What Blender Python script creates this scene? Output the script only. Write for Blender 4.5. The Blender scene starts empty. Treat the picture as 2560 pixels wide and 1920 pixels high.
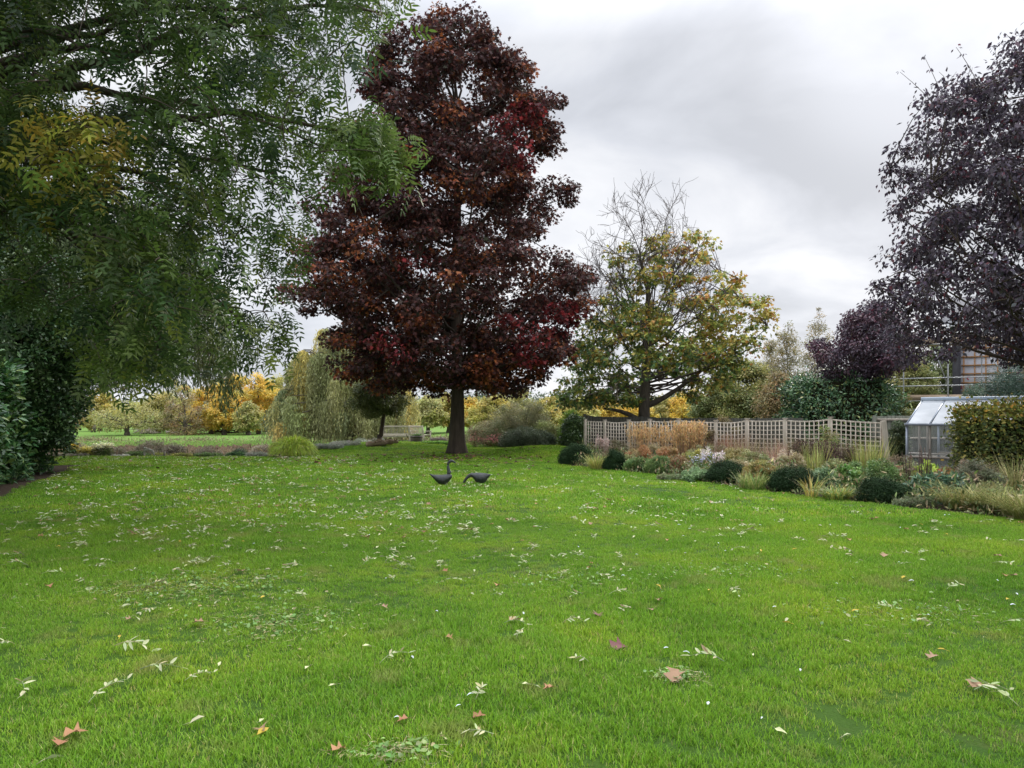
import bpy, math, random
import numpy as np
from mathutils import Vector, Matrix
R = math.radians
scene = bpy.context.scene
C = scene.collection
# ---------------------------------------------------------------- camera
F = 1775.0; HOR = 1032.0; CH = 1.6           # focal length and horizon in photo pixels, eye height
cam_d = bpy.data.cameras.new("camera"); cam = bpy.data.objects.new("camera", cam_d); C.objects.link(cam)
cam.location = (0, 0, CH); cam.rotation_euler = (R(90), 0, 0)
cam_d.sensor_width = 36; cam_d.lens = 36 * F / 2560; cam_d.shift_y = (HOR - 960) / 2560
cam_d.clip_start = 0.05; cam_d.clip_end = 3000
scene.camera = cam
# ---------------------------------------------------------------- sky, sun, exposure
SUN_EL, SUN_AZ = 27.0, 31.0                  # sun behind thin cloud, ahead and to the right
w = bpy.data.worlds.new("World"); scene.world = w; w.use_nodes = True
nt = w.node_tree; nt.nodes.clear(); N = nt.nodes.new; L = nt.links.new
out = N('ShaderNodeOutputWorld'); bg1 = N('ShaderNodeBackground'); bg2 = N('ShaderNodeBackground'); mix = N('ShaderNodeMixShader')
sky = N('ShaderNodeTexSky'); sky.sky_type = 'NISHITA'; sky.sun_disc = False
sky.sun_elevation = R(SUN_EL); sky.sun_rotation = R(SUN_AZ)
L(sky.outputs[0], bg1.inputs[0]); bg1.inputs[1].default_value = 0.12
tc = N('ShaderNodeTexCoord')
# project the view direction on a high flat cloud sheet so clouds flatten towards the horizon
sep = N('ShaderNodeSeparateXYZ'); L(tc.outputs['Generated'], sep.inputs[0])
mz = N('ShaderNodeMath'); mz.operation = 'MAXIMUM'; mz.inputs[1].default_value = 0.0; L(sep.outputs[2], mz.inputs[0])
az = N('ShaderNodeMath'); az.operation = 'ADD'; az.inputs[1].default_value = 0.22; L(mz.outputs[0], az.inputs[0])
dx = N('ShaderNodeMath'); dx.operation = 'DIVIDE'; L(sep.outputs[0], dx.inputs[0]); L(az.outputs[0], dx.inputs[1])
dy = N('ShaderNodeMath'); dy.operation = 'DIVIDE'; L(sep.outputs[1], dy.inputs[0]); L(az.outputs[0], dy.inputs[1])
cmb = N('ShaderNodeCombineXYZ'); L(dx.outputs[0], cmb.inputs[0]); L(dy.outputs[0], cmb.inputs[1])
n1 = N('ShaderNodeTexNoise'); n1.inputs['Scale'].default_value = 1.7; n1.inputs['Detail'].default_value = 6; n1.inputs['Roughness'].default_value = .52; n1.inputs['Distortion'].default_value = .35
mp = N('ShaderNodeMapping'); mp.inputs['Location'].default_value = (3.2, 1.7, 0.4); L(cmb.outputs[0], mp.inputs[0]); L(mp.outputs[0], n1.inputs['Vector'])
cr = N('ShaderNodeValToRGB'); L(n1.outputs['Fac'], cr.inputs[0])
e = cr.color_ramp.elements
e[0].position = .34; e[0].color = (.57, .595, .65, 1)
e[1].position = .70; e[1].color = (.93, .94, .97, 1)
m = cr.color_ramp.elements.new(.47); m.color = (.69, .715, .775, 1)
# brighter cloud where the sun stands behind it, and a brighter band low down
sd = Vector((math.sin(R(SUN_AZ)) * math.cos(R(SUN_EL)), math.cos(R(SUN_AZ)) * math.cos(R(SUN_EL)), math.sin(R(SUN_EL))))
dot = N('ShaderNodeVectorMath'); dot.operation = 'DOT_PRODUCT'; dot.inputs[1].default_value = sd; L(tc.outputs['Generated'], dot.inputs[0])
mr = N('ShaderNodeMapRange'); mr.inputs[1].default_value = .975; mr.inputs[2].default_value = 1.0; mr.inputs[3].default_value = 1.0; mr.inputs[4].default_value = 1.3; mr.interpolation_type = 'SMOOTHERSTEP'
L(dot.outputs['Value'], mr.inputs[0])
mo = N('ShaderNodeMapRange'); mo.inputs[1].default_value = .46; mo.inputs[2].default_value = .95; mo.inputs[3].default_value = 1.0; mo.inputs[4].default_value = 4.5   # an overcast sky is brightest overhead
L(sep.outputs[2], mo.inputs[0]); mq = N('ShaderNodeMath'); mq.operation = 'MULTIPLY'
mh = N('ShaderNodeMapRange'); mh.inputs[1].default_value = 0.0; mh.inputs[2].default_value = .30; mh.inputs[3].default_value = 1.12; mh.inputs[4].default_value = 1.0; L(sep.outputs[2], mh.inputs[0])
mm = N('ShaderNodeMath'); mm.operation = 'MULTIPLY'; L(mr.outputs[0], mm.inputs[0]); L(mh.outputs[0], mm.inputs[1])
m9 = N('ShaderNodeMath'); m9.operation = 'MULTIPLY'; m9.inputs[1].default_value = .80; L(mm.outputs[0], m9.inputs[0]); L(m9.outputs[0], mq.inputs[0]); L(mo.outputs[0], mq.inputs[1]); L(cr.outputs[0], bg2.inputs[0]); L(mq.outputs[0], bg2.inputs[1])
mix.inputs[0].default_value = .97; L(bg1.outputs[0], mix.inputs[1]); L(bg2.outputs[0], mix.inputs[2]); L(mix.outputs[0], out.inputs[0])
sun_d = bpy.data.lights.new("sun", 'SUN'); sun_d.energy = 1.5; sun_d.angle = R(14); sun_d.color = (1, .95, .87)
sun = bpy.data.objects.new("sun", sun_d); C.objects.link(sun); sun.rotation_euler = sd.to_track_quat('Z', 'Y').to_euler()
scene.view_settings.view_transform = 'Standard'; scene.view_settings.look = 'None'
scene.view_settings.exposure = 0.42; scene.view_settings.gamma = 1; scene.view_settings.use_curve_mapping = False

# ---------------------------------------------------------------- helpers
def px(p, D): return (p - 1280) / F * D
def pz(y, D): return CH + (HOR - y) / F * D
def sm(a, b, t):
    t = np.clip((np.asarray(t, float) - a) / (b - a), 0, 1); return t * t * (3 - 2 * t)
def tag(o, label=None, cat=None, group=None, kind=None):
    if label: o['label'] = label
    if cat: o['category'] = cat
    if group: o['group'] = group
    if kind: o['kind'] = kind
    return o
def empty(name, loc, label, cat, group=None, rz=0):
    o = bpy.data.objects.new(name, None); o.empty_display_size = .2; C.objects.link(o); o.location = loc; o.rotation_euler = (0, 0, rz)
    return tag(o, label, cat, group)
class MB:
    """collects geometry (world or local coordinates) and builds it as ONE mesh object"""
    def __init__(s): s.V = []; s.n = 0; s.I = []; s.T = []; s.K = []
    def add(s, V, faces, col=(.5, .5, .5)):
        V = np.asarray(V, float).reshape(-1, 3)
        for f in faces:
            f = np.asarray(f, int)
            if f.ndim == 1: f = f[None]
            s.I.append((f + s.n).ravel()); s.T.append(np.full(len(f), f.shape[1]))
        k = np.asarray(col, float)
        if k.ndim == 1: k = np.tile(k, (len(V), 1))
        s.V.append(V); s.K.append(k); s.n += len(V)
    def box(s, c, d, rz=0, col=(.5, .5, .5), M=None):
        q = np.array([(i, j, k) for i in (-.5, .5) for j in (-.5, .5) for k in (-.5, .5)]) * np.array(d)
        if rz: q = q @ np.array([[math.cos(rz), math.sin(rz), 0], [-math.sin(rz), math.cos(rz), 0], [0, 0, 1]])
        if M is not None: q = q @ np.array(M).T
        s.add(q + np.array(c), [[[0, 1, 3, 2], [4, 6, 7, 5], [0, 4, 5, 1], [2, 3, 7, 6], [0, 2, 6, 4], [1, 5, 7, 3]]], col)
    def bar(s, a, b, wd, th, col=(.5, .5, .5), up=(0, 0, 1)):
        a = np.array(a, float); b = np.array(b, float); d = b - a; ln = np.linalg.norm(d); d /= ln
        x = np.cross(d, up); nx = np.linalg.norm(x)
        x = x / nx if nx > 1e-5 else np.array((1., 0, 0)); z = np.cross(x, d)
        s.box((a + b) / 2, (wd, ln, th), col=col, M=np.stack([x, d, z], 1))
    def tube(s, P, r, sides=6, col=(.5, .5, .5), cap=True):
        P = np.asarray(P, float); m = len(P); r = np.broadcast_to(np.asarray(r, float), (m,))
        d = np.gradient(P, axis=0); d /= np.linalg.norm(d, axis=1)[:, None] + 1e-9
        ref = np.array((0, 0, 1.)) if abs(d[:, 2]).mean() < .8 else np.array((1., 0, 0))
        x = np.cross(d, ref); x /= np.linalg.norm(x, axis=1)[:, None] + 1e-9; y = np.cross(d, x)
        a = np.arange(sides) / sides * 2 * math.pi
        V = P[:, None] + r[:, None, None] * (np.cos(a)[None, :, None] * x[:, None] + np.sin(a)[None, :, None] * y[:, None])
        i = np.arange(m - 1)[:, None] * sides; j = np.arange(sides)[None]; j2 = (j + 1) % sides
        f = np.stack([i + j, i + j2, i + sides + j2, i + sides + j], -1).reshape(-1, 4)
        fs = [f]
        if cap: fs += [np.arange(sides)[::-1], (m - 1) * sides + np.arange(sides)]
        s.add(V.reshape(-1, 3), fs, col)
    def lathe(s, c, prof, sides=20, col=(.5, .5, .5)):
        a = np.arange(sides) / sides * 2 * math.pi; m = len(prof)
        V = np.array([[(c[0] + r * math.cos(t), c[1] + r * math.sin(t), c[2] + z) for t in a] for r, z in prof])
        i = np.arange(m - 1)[:, None] * sides; j = np.arange(sides)[None]; j2 = (j + 1) % sides
        s.add(V.reshape(-1, 3), [np.stack([i + j, i + j2, i + sides + j2, i + sides + j], -1).reshape(-1, 4)], col)
    def build(s, name, mat, parent=None, smooth=False, local=None, bevel=0):
        me = bpy.data.meshes.new(name)
        V = np.concatenate(s.V); I = np.concatenate(s.I); T = np.concatenate(s.T); K = np.concatenate(s.K)
        if local is not None: V = V - np.array(local)
        me.vertices.add(len(V)); me.vertices.foreach_set('co', V.ravel().astype(np.float32))
        me.loops.add(len(I)); me.loops.foreach_set('vertex_index', I.astype(np.int32))
        me.polygons.add(len(T)); st = np.concatenate([[0], np.cumsum(T)[:-1]])
        me.polygons.foreach_set('loop_start', st.astype(np.int32)); me.polygons.foreach_set('loop_total', T.astype(np.int32))
        if smooth: me.polygons.foreach_set('use_smooth', np.ones(len(T), bool))
        me.update(calc_edges=True)
        at = me.color_attributes.new('col', 'FLOAT_COLOR', 'POINT')
        at.data.foreach_set('color', np.concatenate([K, np.ones((len(K), 1))], 1).ravel().astype(np.float32))
        me.materials.append(mat)
        o = bpy.data.objects.new(name, me); C.objects.link(o)
        if parent: o.parent = parent
        if bevel:
            b = o.modifiers.new('bevel', 'BEVEL'); b.width = bevel; b.segments = 2; b.limit_method = 'ANGLE'
        return o
def nrm(v): return v / (np.linalg.norm(v, axis=-1, keepdims=True) + 1e-9)
SH = {
 'kite': (np.array([(0, 0, 0), (.45, -.5, .1), (1, 0, -.05), (.45, .5, .1)]), [[[0, 1, 2, 3]]]),
 'lens': (np.array([(0, 0, 0), (.28, -.46, .12), (.68, -.38, .12), (1, 0, -.08), (.68, .38, .12), (.28, .46, .12)]), [[[0, 1, 2, 3], [0, 3, 4, 5]]]),
 'maple': (np.array([(0, 0, 0), (.12, -.5, .05), (.42, -.22, .02), (.62, -.52, .08), (.66, -.16, 0), (1, 0, -.1), (.66, .16, 0), (.62, .52, .08), (.42, .22, .02), (.12, .5, .05)]), [[[0, 1, 2], [2, 3, 4], [6, 7, 8], [0, 8, 9]], [[0, 2, 4, 5, 6, 8]]]),
 'blade': (np.array([(0, -.5, 0), (0, .5, 0), (.5, .4, 0), (.5, -.4, 0), (1, 0, .0)]), [[[0, 1, 2, 3]], [[3, 2, 4]]]),
}
def leaves(B, P, A, Nn, Ln, Wd, col, shape='kite'):
    T, fs = SH[shape]; n = len(P); k = len(T)
    A = nrm(A); S = nrm(np.cross(Nn, A)); Nn = np.cross(A, S)
    Ln = np.broadcast_to(Ln, (n,)); Wd = np.broadcast_to(Wd, (n,))
    V = P[:, None] + T[None, :, 0, None] * (Ln[:, None] * A)[:, None] + T[None, :, 1, None] * (Wd[:, None] * S)[:, None] + T[None, :, 2, None] * (Wd[:, None] * Nn)[:, None]
    base = (np.arange(n) * k)[:, None, None]
    B.add(V.reshape(-1, 3), [(np.array(f)[None] + base).reshape(-1, len(f[0])) for f in fs], np.repeat(np.broadcast_to(col, (n, 3)), k, 0))
def pal(rng, cols, n, jit=.18):
    """per-leaf colours drawn from a weighted palette [(weight,(r,g,b))...]"""
    wt = np.array([c[0] for c in cols], float); wt /= wt.sum(); cc = np.array([c[1] for c in cols], float)
    k = cc[rng.choice(len(cols), n, p=wt)]
    return np.clip(k * (1 + jit * rng.standard_normal((n, 1))) * (1 + jit * .35 * rng.standard_normal((n, 3))), .002, .9)
# ---------------------------------------------------------------- materials
_m = {}
def nodes(name):
    m = bpy.data.materials.new(name); m.use_nodes = True; t = m.node_tree
    return m, t, t.nodes['Principled BSDF'], t.nodes['Material Output']
def leaf_mat(name, rough=.5, trans=.3, spec=.4, jit=.25, scale=9., gain=1.5):
    if name in _m: return _m[name]
    m, t, p, o = nodes(name)
    a = t.nodes.new('ShaderNodeAttribute'); a.attribute_name = 'col'
    no = t.nodes.new('ShaderNodeTexNoise'); no.inputs['Scale'].default_value = scale; no.inputs['Detail'].default_value = 2
    g = t.nodes.new('ShaderNodeNewGeometry'); t.links.new(g.outputs['Position'], no.inputs['Vector'])
    mr = t.nodes.new('ShaderNodeMapRange'); mr.inputs[1].default_value = .3; mr.inputs[2].default_value = .7; mr.inputs[3].default_value = gain * (1 - jit); mr.inputs[4].default_value = gain * (1 + jit); t.links.new(no.outputs[0], mr.inputs[0])
    mu = t.nodes.new('ShaderNodeVectorMath'); mu.operation = 'SCALE'; t.links.new(a.outputs['Color'], mu.inputs[0]); t.links.new(mr.outputs[0], mu.inputs['Scale'])
    t.links.new(mu.outputs[0], p.inputs['Base Color']); p.inputs['Roughness'].default_value = rough; p.inputs['Specular IOR Level'].default_value = spec
    tr = t.nodes.new('ShaderNodeBsdfTranslucent'); t.links.new(mu.outputs[0], tr.inputs[0])
    mx = t.nodes.new('ShaderNodeMixShader'); mx.inputs[0].default_value = trans
    t.links.new(p.outputs[0], mx.inputs[1]); t.links.new(tr.outputs[0], mx.inputs[2]); t.links.new(mx.outputs[0], o.inputs[0])
    _m[name] = m; return m
def solid(name, c1, c2=None, rough=.7, scale=6., bump=.0, stretch=(1, 1, 1), metal=0., spec=.4, detail=5, attr=False):
    if name in _m: return _m[name]
    m, t, p, o = nodes(name); c2 = c2 or tuple(x * .7 for x in c1)
    tcn = t.nodes.new('ShaderNodeTexCoord'); ma = t.nodes.new('ShaderNodeMapping'); ma.inputs['Scale'].default_value = stretch
    no = t.nodes.new('ShaderNodeTexNoise'); no.inputs['Scale'].default_value = scale; no.inputs['Detail'].default_value = detail; no.inputs['Roughness'].default_value = .6
    t.links.new(tcn.outputs['Object'], ma.inputs[0]); t.links.new(ma.outputs[0], no.inputs['Vector'])
    r = t.nodes.new('ShaderNodeValToRGB'); r.color_ramp.elements[0].position = .32; r.color_ramp.elements[1].position = .68
    r.color_ramp.elements[0].color = (*c2, 1); r.color_ramp.elements[1].color = (*c1, 1); t.links.new(no.outputs[0], r.inputs[0])
    t.links.new(r.outputs[0], p.inputs['Base Color'])
    if attr:
        a = t.nodes.new('ShaderNodeAttribute'); a.attribute_name = 'col'
        x = t.nodes.new('ShaderNodeMix'); x.data_type = 'RGBA'; x.blend_type = 'MULTIPLY'; x.inputs[0].default_value = 1
        t.links.new(a.outputs['Color'], x.inputs[6]); t.links.new(r.outputs[0], x.inputs[7]); t.links.new(x.outputs[2], p.inputs['Base Color'])
    p.inputs['Roughness'].default_value = rough; p.inputs['Metallic'].default_value = metal; p.inputs['Specular IOR Level'].default_value = spec
    if bump:
        b = t.nodes.new('ShaderNodeBump'); b.inputs['Strength'].default_value = bump; b.inputs['Distance'].default_value = .02
        t.links.new(no.outputs[0], b.inputs['Height']); t.links.new(b.outputs[0], p.inputs['Normal'])
    _m[name] = m; return m
LEAF = leaf_mat('leaf_soft'); GLOSS = leaf_mat('leaf_glossy', rough=.32, trans=.12, spec=.55); DRY = leaf_mat('leaf_dry', rough=.8, trans=.2, spec=.15)
PURPLE = leaf_mat('leaf_purple', rough=.55, trans=.22, spec=.35, gain=1.5); MAPLE = leaf_mat('leaf_maple', rough=.55, trans=.3, spec=.3, gain=1.35)
BARK = solid('bark', (.10, .075, .055), (.045, .034, .026), rough=.9, scale=7, stretch=(1, 1, .22), bump=.9)
BARKG = solid('bark_grey', (.14, .12, .095), (.07, .06, .045), rough=.9, scale=9, stretch=(1, 1, .3), bump=.8)
TWIG = solid('twig_bark', (.12, .10, .08), (.06, .05, .04), rough=.9, scale=12)
CORE = solid('shaded_twig_core', (.030, .030, .016), (.018, .016, .010), rough=1, scale=14, spec=0)  # solid hedge core: twig brown, with the inner shade put into its dark colour
WOOD = solid('weathered_wood', (.60, .53, .44), (.42, .37, .30), rough=.85, scale=14, stretch=(1, 1, .2), bump=.3)
WOODF = solid('fence_wood', (.20, .185, .155), (.12, .11, .09), rough=.9, scale=10, stretch=(1, 1, .15), bump=.3)
# ---------------------------------------------------------------- ground shape
EX = [1.2, 1.88, 2.8, 3.64, 4.6, 5.57, 6.46, 7.3, 8, 12, 20]; EY = [24, 21, 19.2, 18, 15.8, 14.1, 12.5, 10.9, 9.8, 5, 0]
def bed_edge(x): return np.interp(x, EX, EY) + 100 * (np.asarray(x) < 1.2)
def Z(x, y):
    x = np.asarray(x, float); y = np.asarray(y, float)
    z = .018 * np.sin(x * .9 + 1) * np.cos(y * .55) + .012 * np.sin(x * 2.3 + y * 1.7)
    z = z * (y > 2)
    z = z - .30 * sm(1.2, 4.5, y - np.interp(x, EX, EY)) * sm(1.9, 3.6, x)
    z = z + .20 * np.exp(-(((x + 6.0) / 3.3) ** 2 + ((y - 31.5) / 3.6) ** 2) ** 2) + .30 * np.exp(-(((x - 1.3) / 1.9) ** 2 + ((y - 27.4) / 1.9) ** 2))
    z = z + .10 * np.exp(-(((x + 1) / 3.5) ** 2 + ((y - 31) / 3.5) ** 2))
    yd = np.interp(x, [-60, -8.2, -6.5, 3, 6, 60], [25.6, 25.6, 42, 40, 42, 60])
    z = z - 2.5 * sm(0, 12, y - yd)
    bank = 70.5 + 1.2 * np.sin(x * .21) + .7 * np.sin(x * .7 + 2)
    z = z + (1.3 + 0 * x) * sm(-1.4, 1.2, y - bank)
    z = z + .12 * np.sin(x * .13) * np.sin(y * .11) * sm(72, 90, y) + 2.6 * sm(250, 700, y)
    return z
def zg(x, y): return float(Z(x, y))
# ---------------------------------------------------------------- ground sheet, cut into its zones
def axis(a, b, step_fn):
    v = [a]
    while v[-1] < b: v.append(v[-1] + step_fn(v[-1]))
    return np.array(v)
ys = axis(-12, 900, lambda y: .22 if y < 40 else (.5 if y < 60 else (.3 if y < 76 else max(1.2, (y - 60) * .07))))
xr = axis(0, 700, lambda x: .22 if x < 16 else (.45 if x < 56 else max(1.5, x * .07)))
xs = np.concatenate([-xr[::-1][:-1], xr])
Xg, Yg = np.meshgrid(xs, ys); Zg = Z(Xg, Yg); GV = np.stack([Xg, Yg, Zg], -1).reshape(-1, 3)
ny, nx = Xg.shape; ii, jj = np.meshgrid(np.arange(ny - 1), np.arange(nx - 1), indexing='ij')
GF = np.stack([ii * nx + jj, ii * nx + jj + 1, (ii + 1) * nx + jj + 1, (ii + 1) * nx + jj], -1).reshape(-1, 4)
cx = GV[GF].mean(1)
ydr = np.interp(cx[:, 0], [-60, -8.2, -6.5, 3, 6, 60], [25.6, 25.6, 42, 40, 42, 60])
def in_bed(x, y):
    e = bed_edge(x)
    b = (x > 1.2) & (y > e) & (y < 34)
    b &= ~((x < 2.5) & (y > 22.3))
    b &= ~((x > 9.6) & (y > e + 5.2) & (y < 17.2))
    h = (x < -9.9 - (y - 13.2) * .42 + .35) & (y > 6) & (y < 21.6)
    return b | h
zone = np.full(len(cx), 0)                                            # 0 lawn
zone[in_bed(cx[:, 0], cx[:, 1])] = 1                                  # 1 soil
zone[(cx[:, 1] > ydr + .5)] = 2                                       # 2 river bank
zone[cx[:, 1] > 70.2 + 1.2 * np.sin(cx[:, 0] * .21) + .7 * np.sin(cx[:, 0] * .7 + 2) + .5] = 3   # 3 meadow
def green_mat(name, a, b, c, dry, sc=.5, bump=.6, bs=60.):
    m, t, p, o = nodes(name); g = t.nodes.new('ShaderNodeNewGeometry')
    def noise(s, d=4):
        q = t.nodes.new('ShaderNodeTexNoise'); q.inputs['Scale'].default_value = s; q.inputs['Detail'].default_value = d; t.links.new(g.outputs['Position'], q.inputs['Vector']); return q
    n1 = noise(sc); n2 = noise(bs, 3); n3 = noise(sc * 2.6, 5)
    r = t.nodes.new('ShaderNodeValToRGB'); r.color_ramp.elements[0].position = .35; r.color_ramp.elements[0].color = (*a, 1); r.color_ramp.elements[1].position = .65; r.color_ramp.elements[1].color = (*b, 1); t.links.new(n1.outputs[0], r.inputs[0])
    x = t.nodes.new('ShaderNodeMix'); x.data_type = 'RGBA'; t.links.new(n2.outputs[0], x.inputs[0]); t.links.new(r.outputs[0], x.inputs[6]); x.inputs[7].default_value = (*c, 1)
    mr = t.nodes.new('ShaderNodeMapRange'); mr.inputs[1].default_value = .60; mr.inputs[2].default_value = .74; mr.inputs[4].default_value = .75; t.links.new(n3.outputs[0], mr.inputs[0])
    y = t.nodes.new('ShaderNodeMix'); y.data_type = 'RGBA'; t.links.new(mr.outputs[0], y.inputs[0]); t.links.new(x.outputs[2], y.inputs[6]); y.inputs[7].default_value = (*dry, 1)
    t.links.new(y.outputs[2], p.inputs['Base Color']); p.inputs['Roughness'].default_value = .9; p.inputs['Specular IOR Level'].default_value = .1
    bp = t.nodes.new('ShaderNodeBump'); bp.inputs['Strength'].default_value = bump; bp.inputs['Distance'].default_value = .03; t.links.new(n2.outputs[0], bp.inputs['Height']); t.links.new(bp.outputs[0], p.inputs['Normal'])
    return m
LAWN = green_mat('lawn_ground', (.045, .105, .012), (.075, .15, .018), (.035, .07, .012), (.13, .12, .04))
MEADOW = green_mat('meadow_ground', (.13, .235, .04), (.18, .29, .055), (.10, .19, .035), (.09, .13, .04), sc=.13, bs=3., bump=.3)
SOIL = solid('soil', (.075, .055, .038), (.038, .028, .02), rough=1, scale=18, bump=.8, spec=.1)
BANKM = solid('bank_soil', (.17, .115, .075), (.085, .062, .042), rough=1, scale=2.2, bump=.6, spec=.1)
for zi, (nm, mt) in enumerate((('lawn', LAWN), ('flower_bed_soil', SOIL), ('river_bank', BANKM), ('meadow', MEADOW))):
    f = GF[zone == zi]; u, inv = np.unique(f, return_inverse=True)
    b = MB(); b.add(GV[u], [inv.reshape(-1, 4)]); o = b.build(nm, mt, smooth=True); tag(o, kind='structure')
wm, t, p, o_ = nodes('river_water'); p.inputs['Base Color'].default_value = (.03, .035, .025, 1); p.inputs['Roughness'].default_value = .08
nn = t.nodes.new('ShaderNodeTexNoise'); nn.inputs['Scale'].default_value = 3; bb = t.nodes.new('ShaderNodeBump'); bb.inputs['Strength'].default_value = .12; t.links.new(nn.outputs[0], bb.inputs['Height']); t.links.new(bb.outputs[0], p.inputs['Normal'])
b = MB(); b.add([(-300, 30, -2.3), (300, 30, -2.3), (300, 74, -2.3), (-300, 74, -2.3)], [[0, 1, 2, 3]]); tag(b.build('river', wm), kind='structure')

# ---------------------------------------------------------------- lawn grass (uncountable): tufts scattered by geometry nodes
def blade_mat():
    m, t, p, o = nodes('grass_blade'); g = t.nodes.new('ShaderNodeNewGeometry')
    a = t.nodes.new('ShaderNodeAttribute'); a.attribute_name = 'col'
    n1 = t.nodes.new('ShaderNodeTexNoise'); n1.inputs['Scale'].default_value = .55; n1.inputs['Detail'].default_value = 5; n1.inputs['Roughness'].default_value = .6; t.links.new(g.outputs['Position'], n1.inputs['Vector'])
    n2 = t.nodes.new('ShaderNodeTexNoise'); n2.inputs['Scale'].default_value = 1.9; n2.inputs['Detail'].default_value = 5; t.links.new(g.outputs['Position'], n2.inputs['Vector'])
    r = t.nodes.new('ShaderNodeValToRGB'); e = r.color_ramp.elements
    e[0].position = .33; e[0].color = (.55, .74, .5, 1); e[1].position = .68; e[1].color = (1.3, 1.14, .9, 1); q = e.new(.5); q.color = (.88, .98, .8, 1)
    t.links.new(n1.outputs[0], r.inputs[0])
    mu = t.nodes.new('ShaderNodeMix'); mu.data_type = 'RGBA'; mu.blend_type = 'MULTIPLY'; mu.inputs[0].default_value = 1; t.links.new(a.outputs['Color'], mu.inputs[6]); t.links.new(r.outputs[0], mu.inputs[7])
    mr = t.nodes.new('ShaderNodeMapRange'); mr.inputs[1].default_value = .57; mr.inputs[2].default_value = .70; mr.inputs[4].default_value = .6; t.links.new(n2.outputs[0], mr.inputs[0])
    y = t.nodes.new('ShaderNodeMix'); y.data_type = 'RGBA'; t.links.new(mr.outputs[0], y.inputs[0]); t.links.new(mu.outputs[2], y.inputs[6]); y.inputs[7].default_value = (.34, .33, .11, 1)
    t.links.new(y.outputs[2], p.inputs['Base Color']); p.inputs['Roughness'].default_value = .55; p.inputs['Specular IOR Level'].default_value = .25
    tr = t.nodes.new('ShaderNodeBsdfTranslucent'); t.links.new(y.outputs[2], tr.inputs[0]); mx = t.nodes.new('ShaderNodeMixShader'); mx.inputs[0].default_value = .35
    t.links.new(p.outputs[0], mx.inputs[1]); t.links.new(tr.outputs[0], mx.inputs[2]); t.links.new(mx.outputs[0], o.inputs[0]); return m
BLADE = blade_mat()
GCOL = [(5, (.225, .385, .032)), (3, (.30, .46, .042)), (2, (.15, .29, .028)), (.9, (.50, .46, .19))]
def tuft(rng, n, rad, h, wd):
    a = rng.uniform(0, 6.283, n); r = rad * np.sqrt(rng.random(n)); P = np.stack([r * np.cos(a), r * np.sin(a), np.zeros(n) - .004], -1)
    b = rng.uniform(0, 6.283, n); lean = rng.uniform(.05, .75, n)
    D0 = nrm(np.stack([np.cos(b) * lean, np.sin(b) * lean, np.ones(n)], -1)); ln = h * rng.uniform(.45, 1.15, n)
    S = np.stack([-np.sin(b), np.cos(b), 0 * b], -1); hw = (wd * rng.uniform(.7, 1.2, n) / 2)[:, None]
    Mi = P + D0 * (ln * .55)[:, None]; D1 = nrm(D0 + np.stack([np.cos(b), np.sin(b), -.25 + 0 * b], -1) * rng.uniform(.2, 1., n)[:, None]); Tp = Mi + D1 * (ln * .5)[:, None]
    V = np.stack([P - S * hw, P + S * hw, Mi + S * hw * .8, Mi - S * hw * .8, Tp], 1).reshape(-1, 3); o = (np.arange(n) * 5)[:, None]
    return V, [np.array([[0, 1, 2, 3]]) + o, np.array([[3, 2, 4]]) + o], np.repeat(pal(rng, GCOL, n), 5, 0)
def gn_scatter(name, pts, scl, protos, mat):
    """one object: points whose tufts are instanced with random turns"""
    me = bpy.data.meshes.new(name); me.vertices.add(len(pts)); me.vertices.foreach_set('co', pts.ravel().astype(np.float32))
    at = me.attributes.new('scl', 'FLOAT', 'POINT'); at.data.foreach_set('value', scl.astype(np.float32)); me.materials.append(mat)
    o = bpy.data.objects.new(name, me); C.objects.link(o)
    ng = bpy.data.node_groups.new(name, 'GeometryNodeTree')
    ng.interface.new_socket('Geometry', in_out='INPUT', socket_type='NodeSocketGeometry'); ng.interface.new_socket('Geometry', in_out='OUTPUT', socket_type='NodeSocketGeometry')
    gi = ng.nodes.new('NodeGroupInput'); go = ng.nodes.new('NodeGroupOutput'); ip = ng.nodes.new('GeometryNodeInstanceOnPoints')
    ci = ng.nodes.new('GeometryNodeCollectionInfo'); ci.inputs['Collection'].default_value = protos; ci.inputs['Separate Children'].default_value = True; ci.inputs['Reset Children'].default_value = True
    rv = ng.nodes.new('FunctionNodeRandomValue'); rv.data_type = 'FLOAT_VECTOR'; rv.inputs[0].default_value = (-.12, -.12, 0); rv.inputs[1].default_value = (.12, .12, 6.283)
    na = ng.nodes.new('GeometryNodeInputNamedAttribute'); na.data_type = 'FLOAT'; na.inputs['Name'].default_value = 'scl'
    k = ng.links.new; k(gi.outputs[0], ip.inputs['Points']); k(ci.outputs[0], ip.inputs['Instance']); ip.inputs['Pick Instance'].default_value = True
    k(rv.outputs[0], ip.inputs['Rotation']); k(na.outputs[0], ip.inputs['Scale']); k(ip.outputs[0], go.inputs[0])
    md = o.modifiers.new('scatter', 'NODES'); md.node_group = ng
    return o
def proto_coll(name, meshes, mat):
    col = bpy.data.collections.new(name)
    for V, f, k in meshes:
        b = MB(); b.add(V, f, k); o = b.build(name + '_tuft', mat); C.objects.unlink(o); col.objects.link(o)
    return col
rng = np.random.default_rng(5)
near = proto_coll('lawn_grass_near', [tuft(rng, 54, .075, h, .0040) for h in (.030, .040, .050, .034)], BLADE)
far = proto_coll('lawn_grass_far', [tuft(rng, 60, .17, h, .011) for h in (.04, .048, .056)], BLADE)
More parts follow.
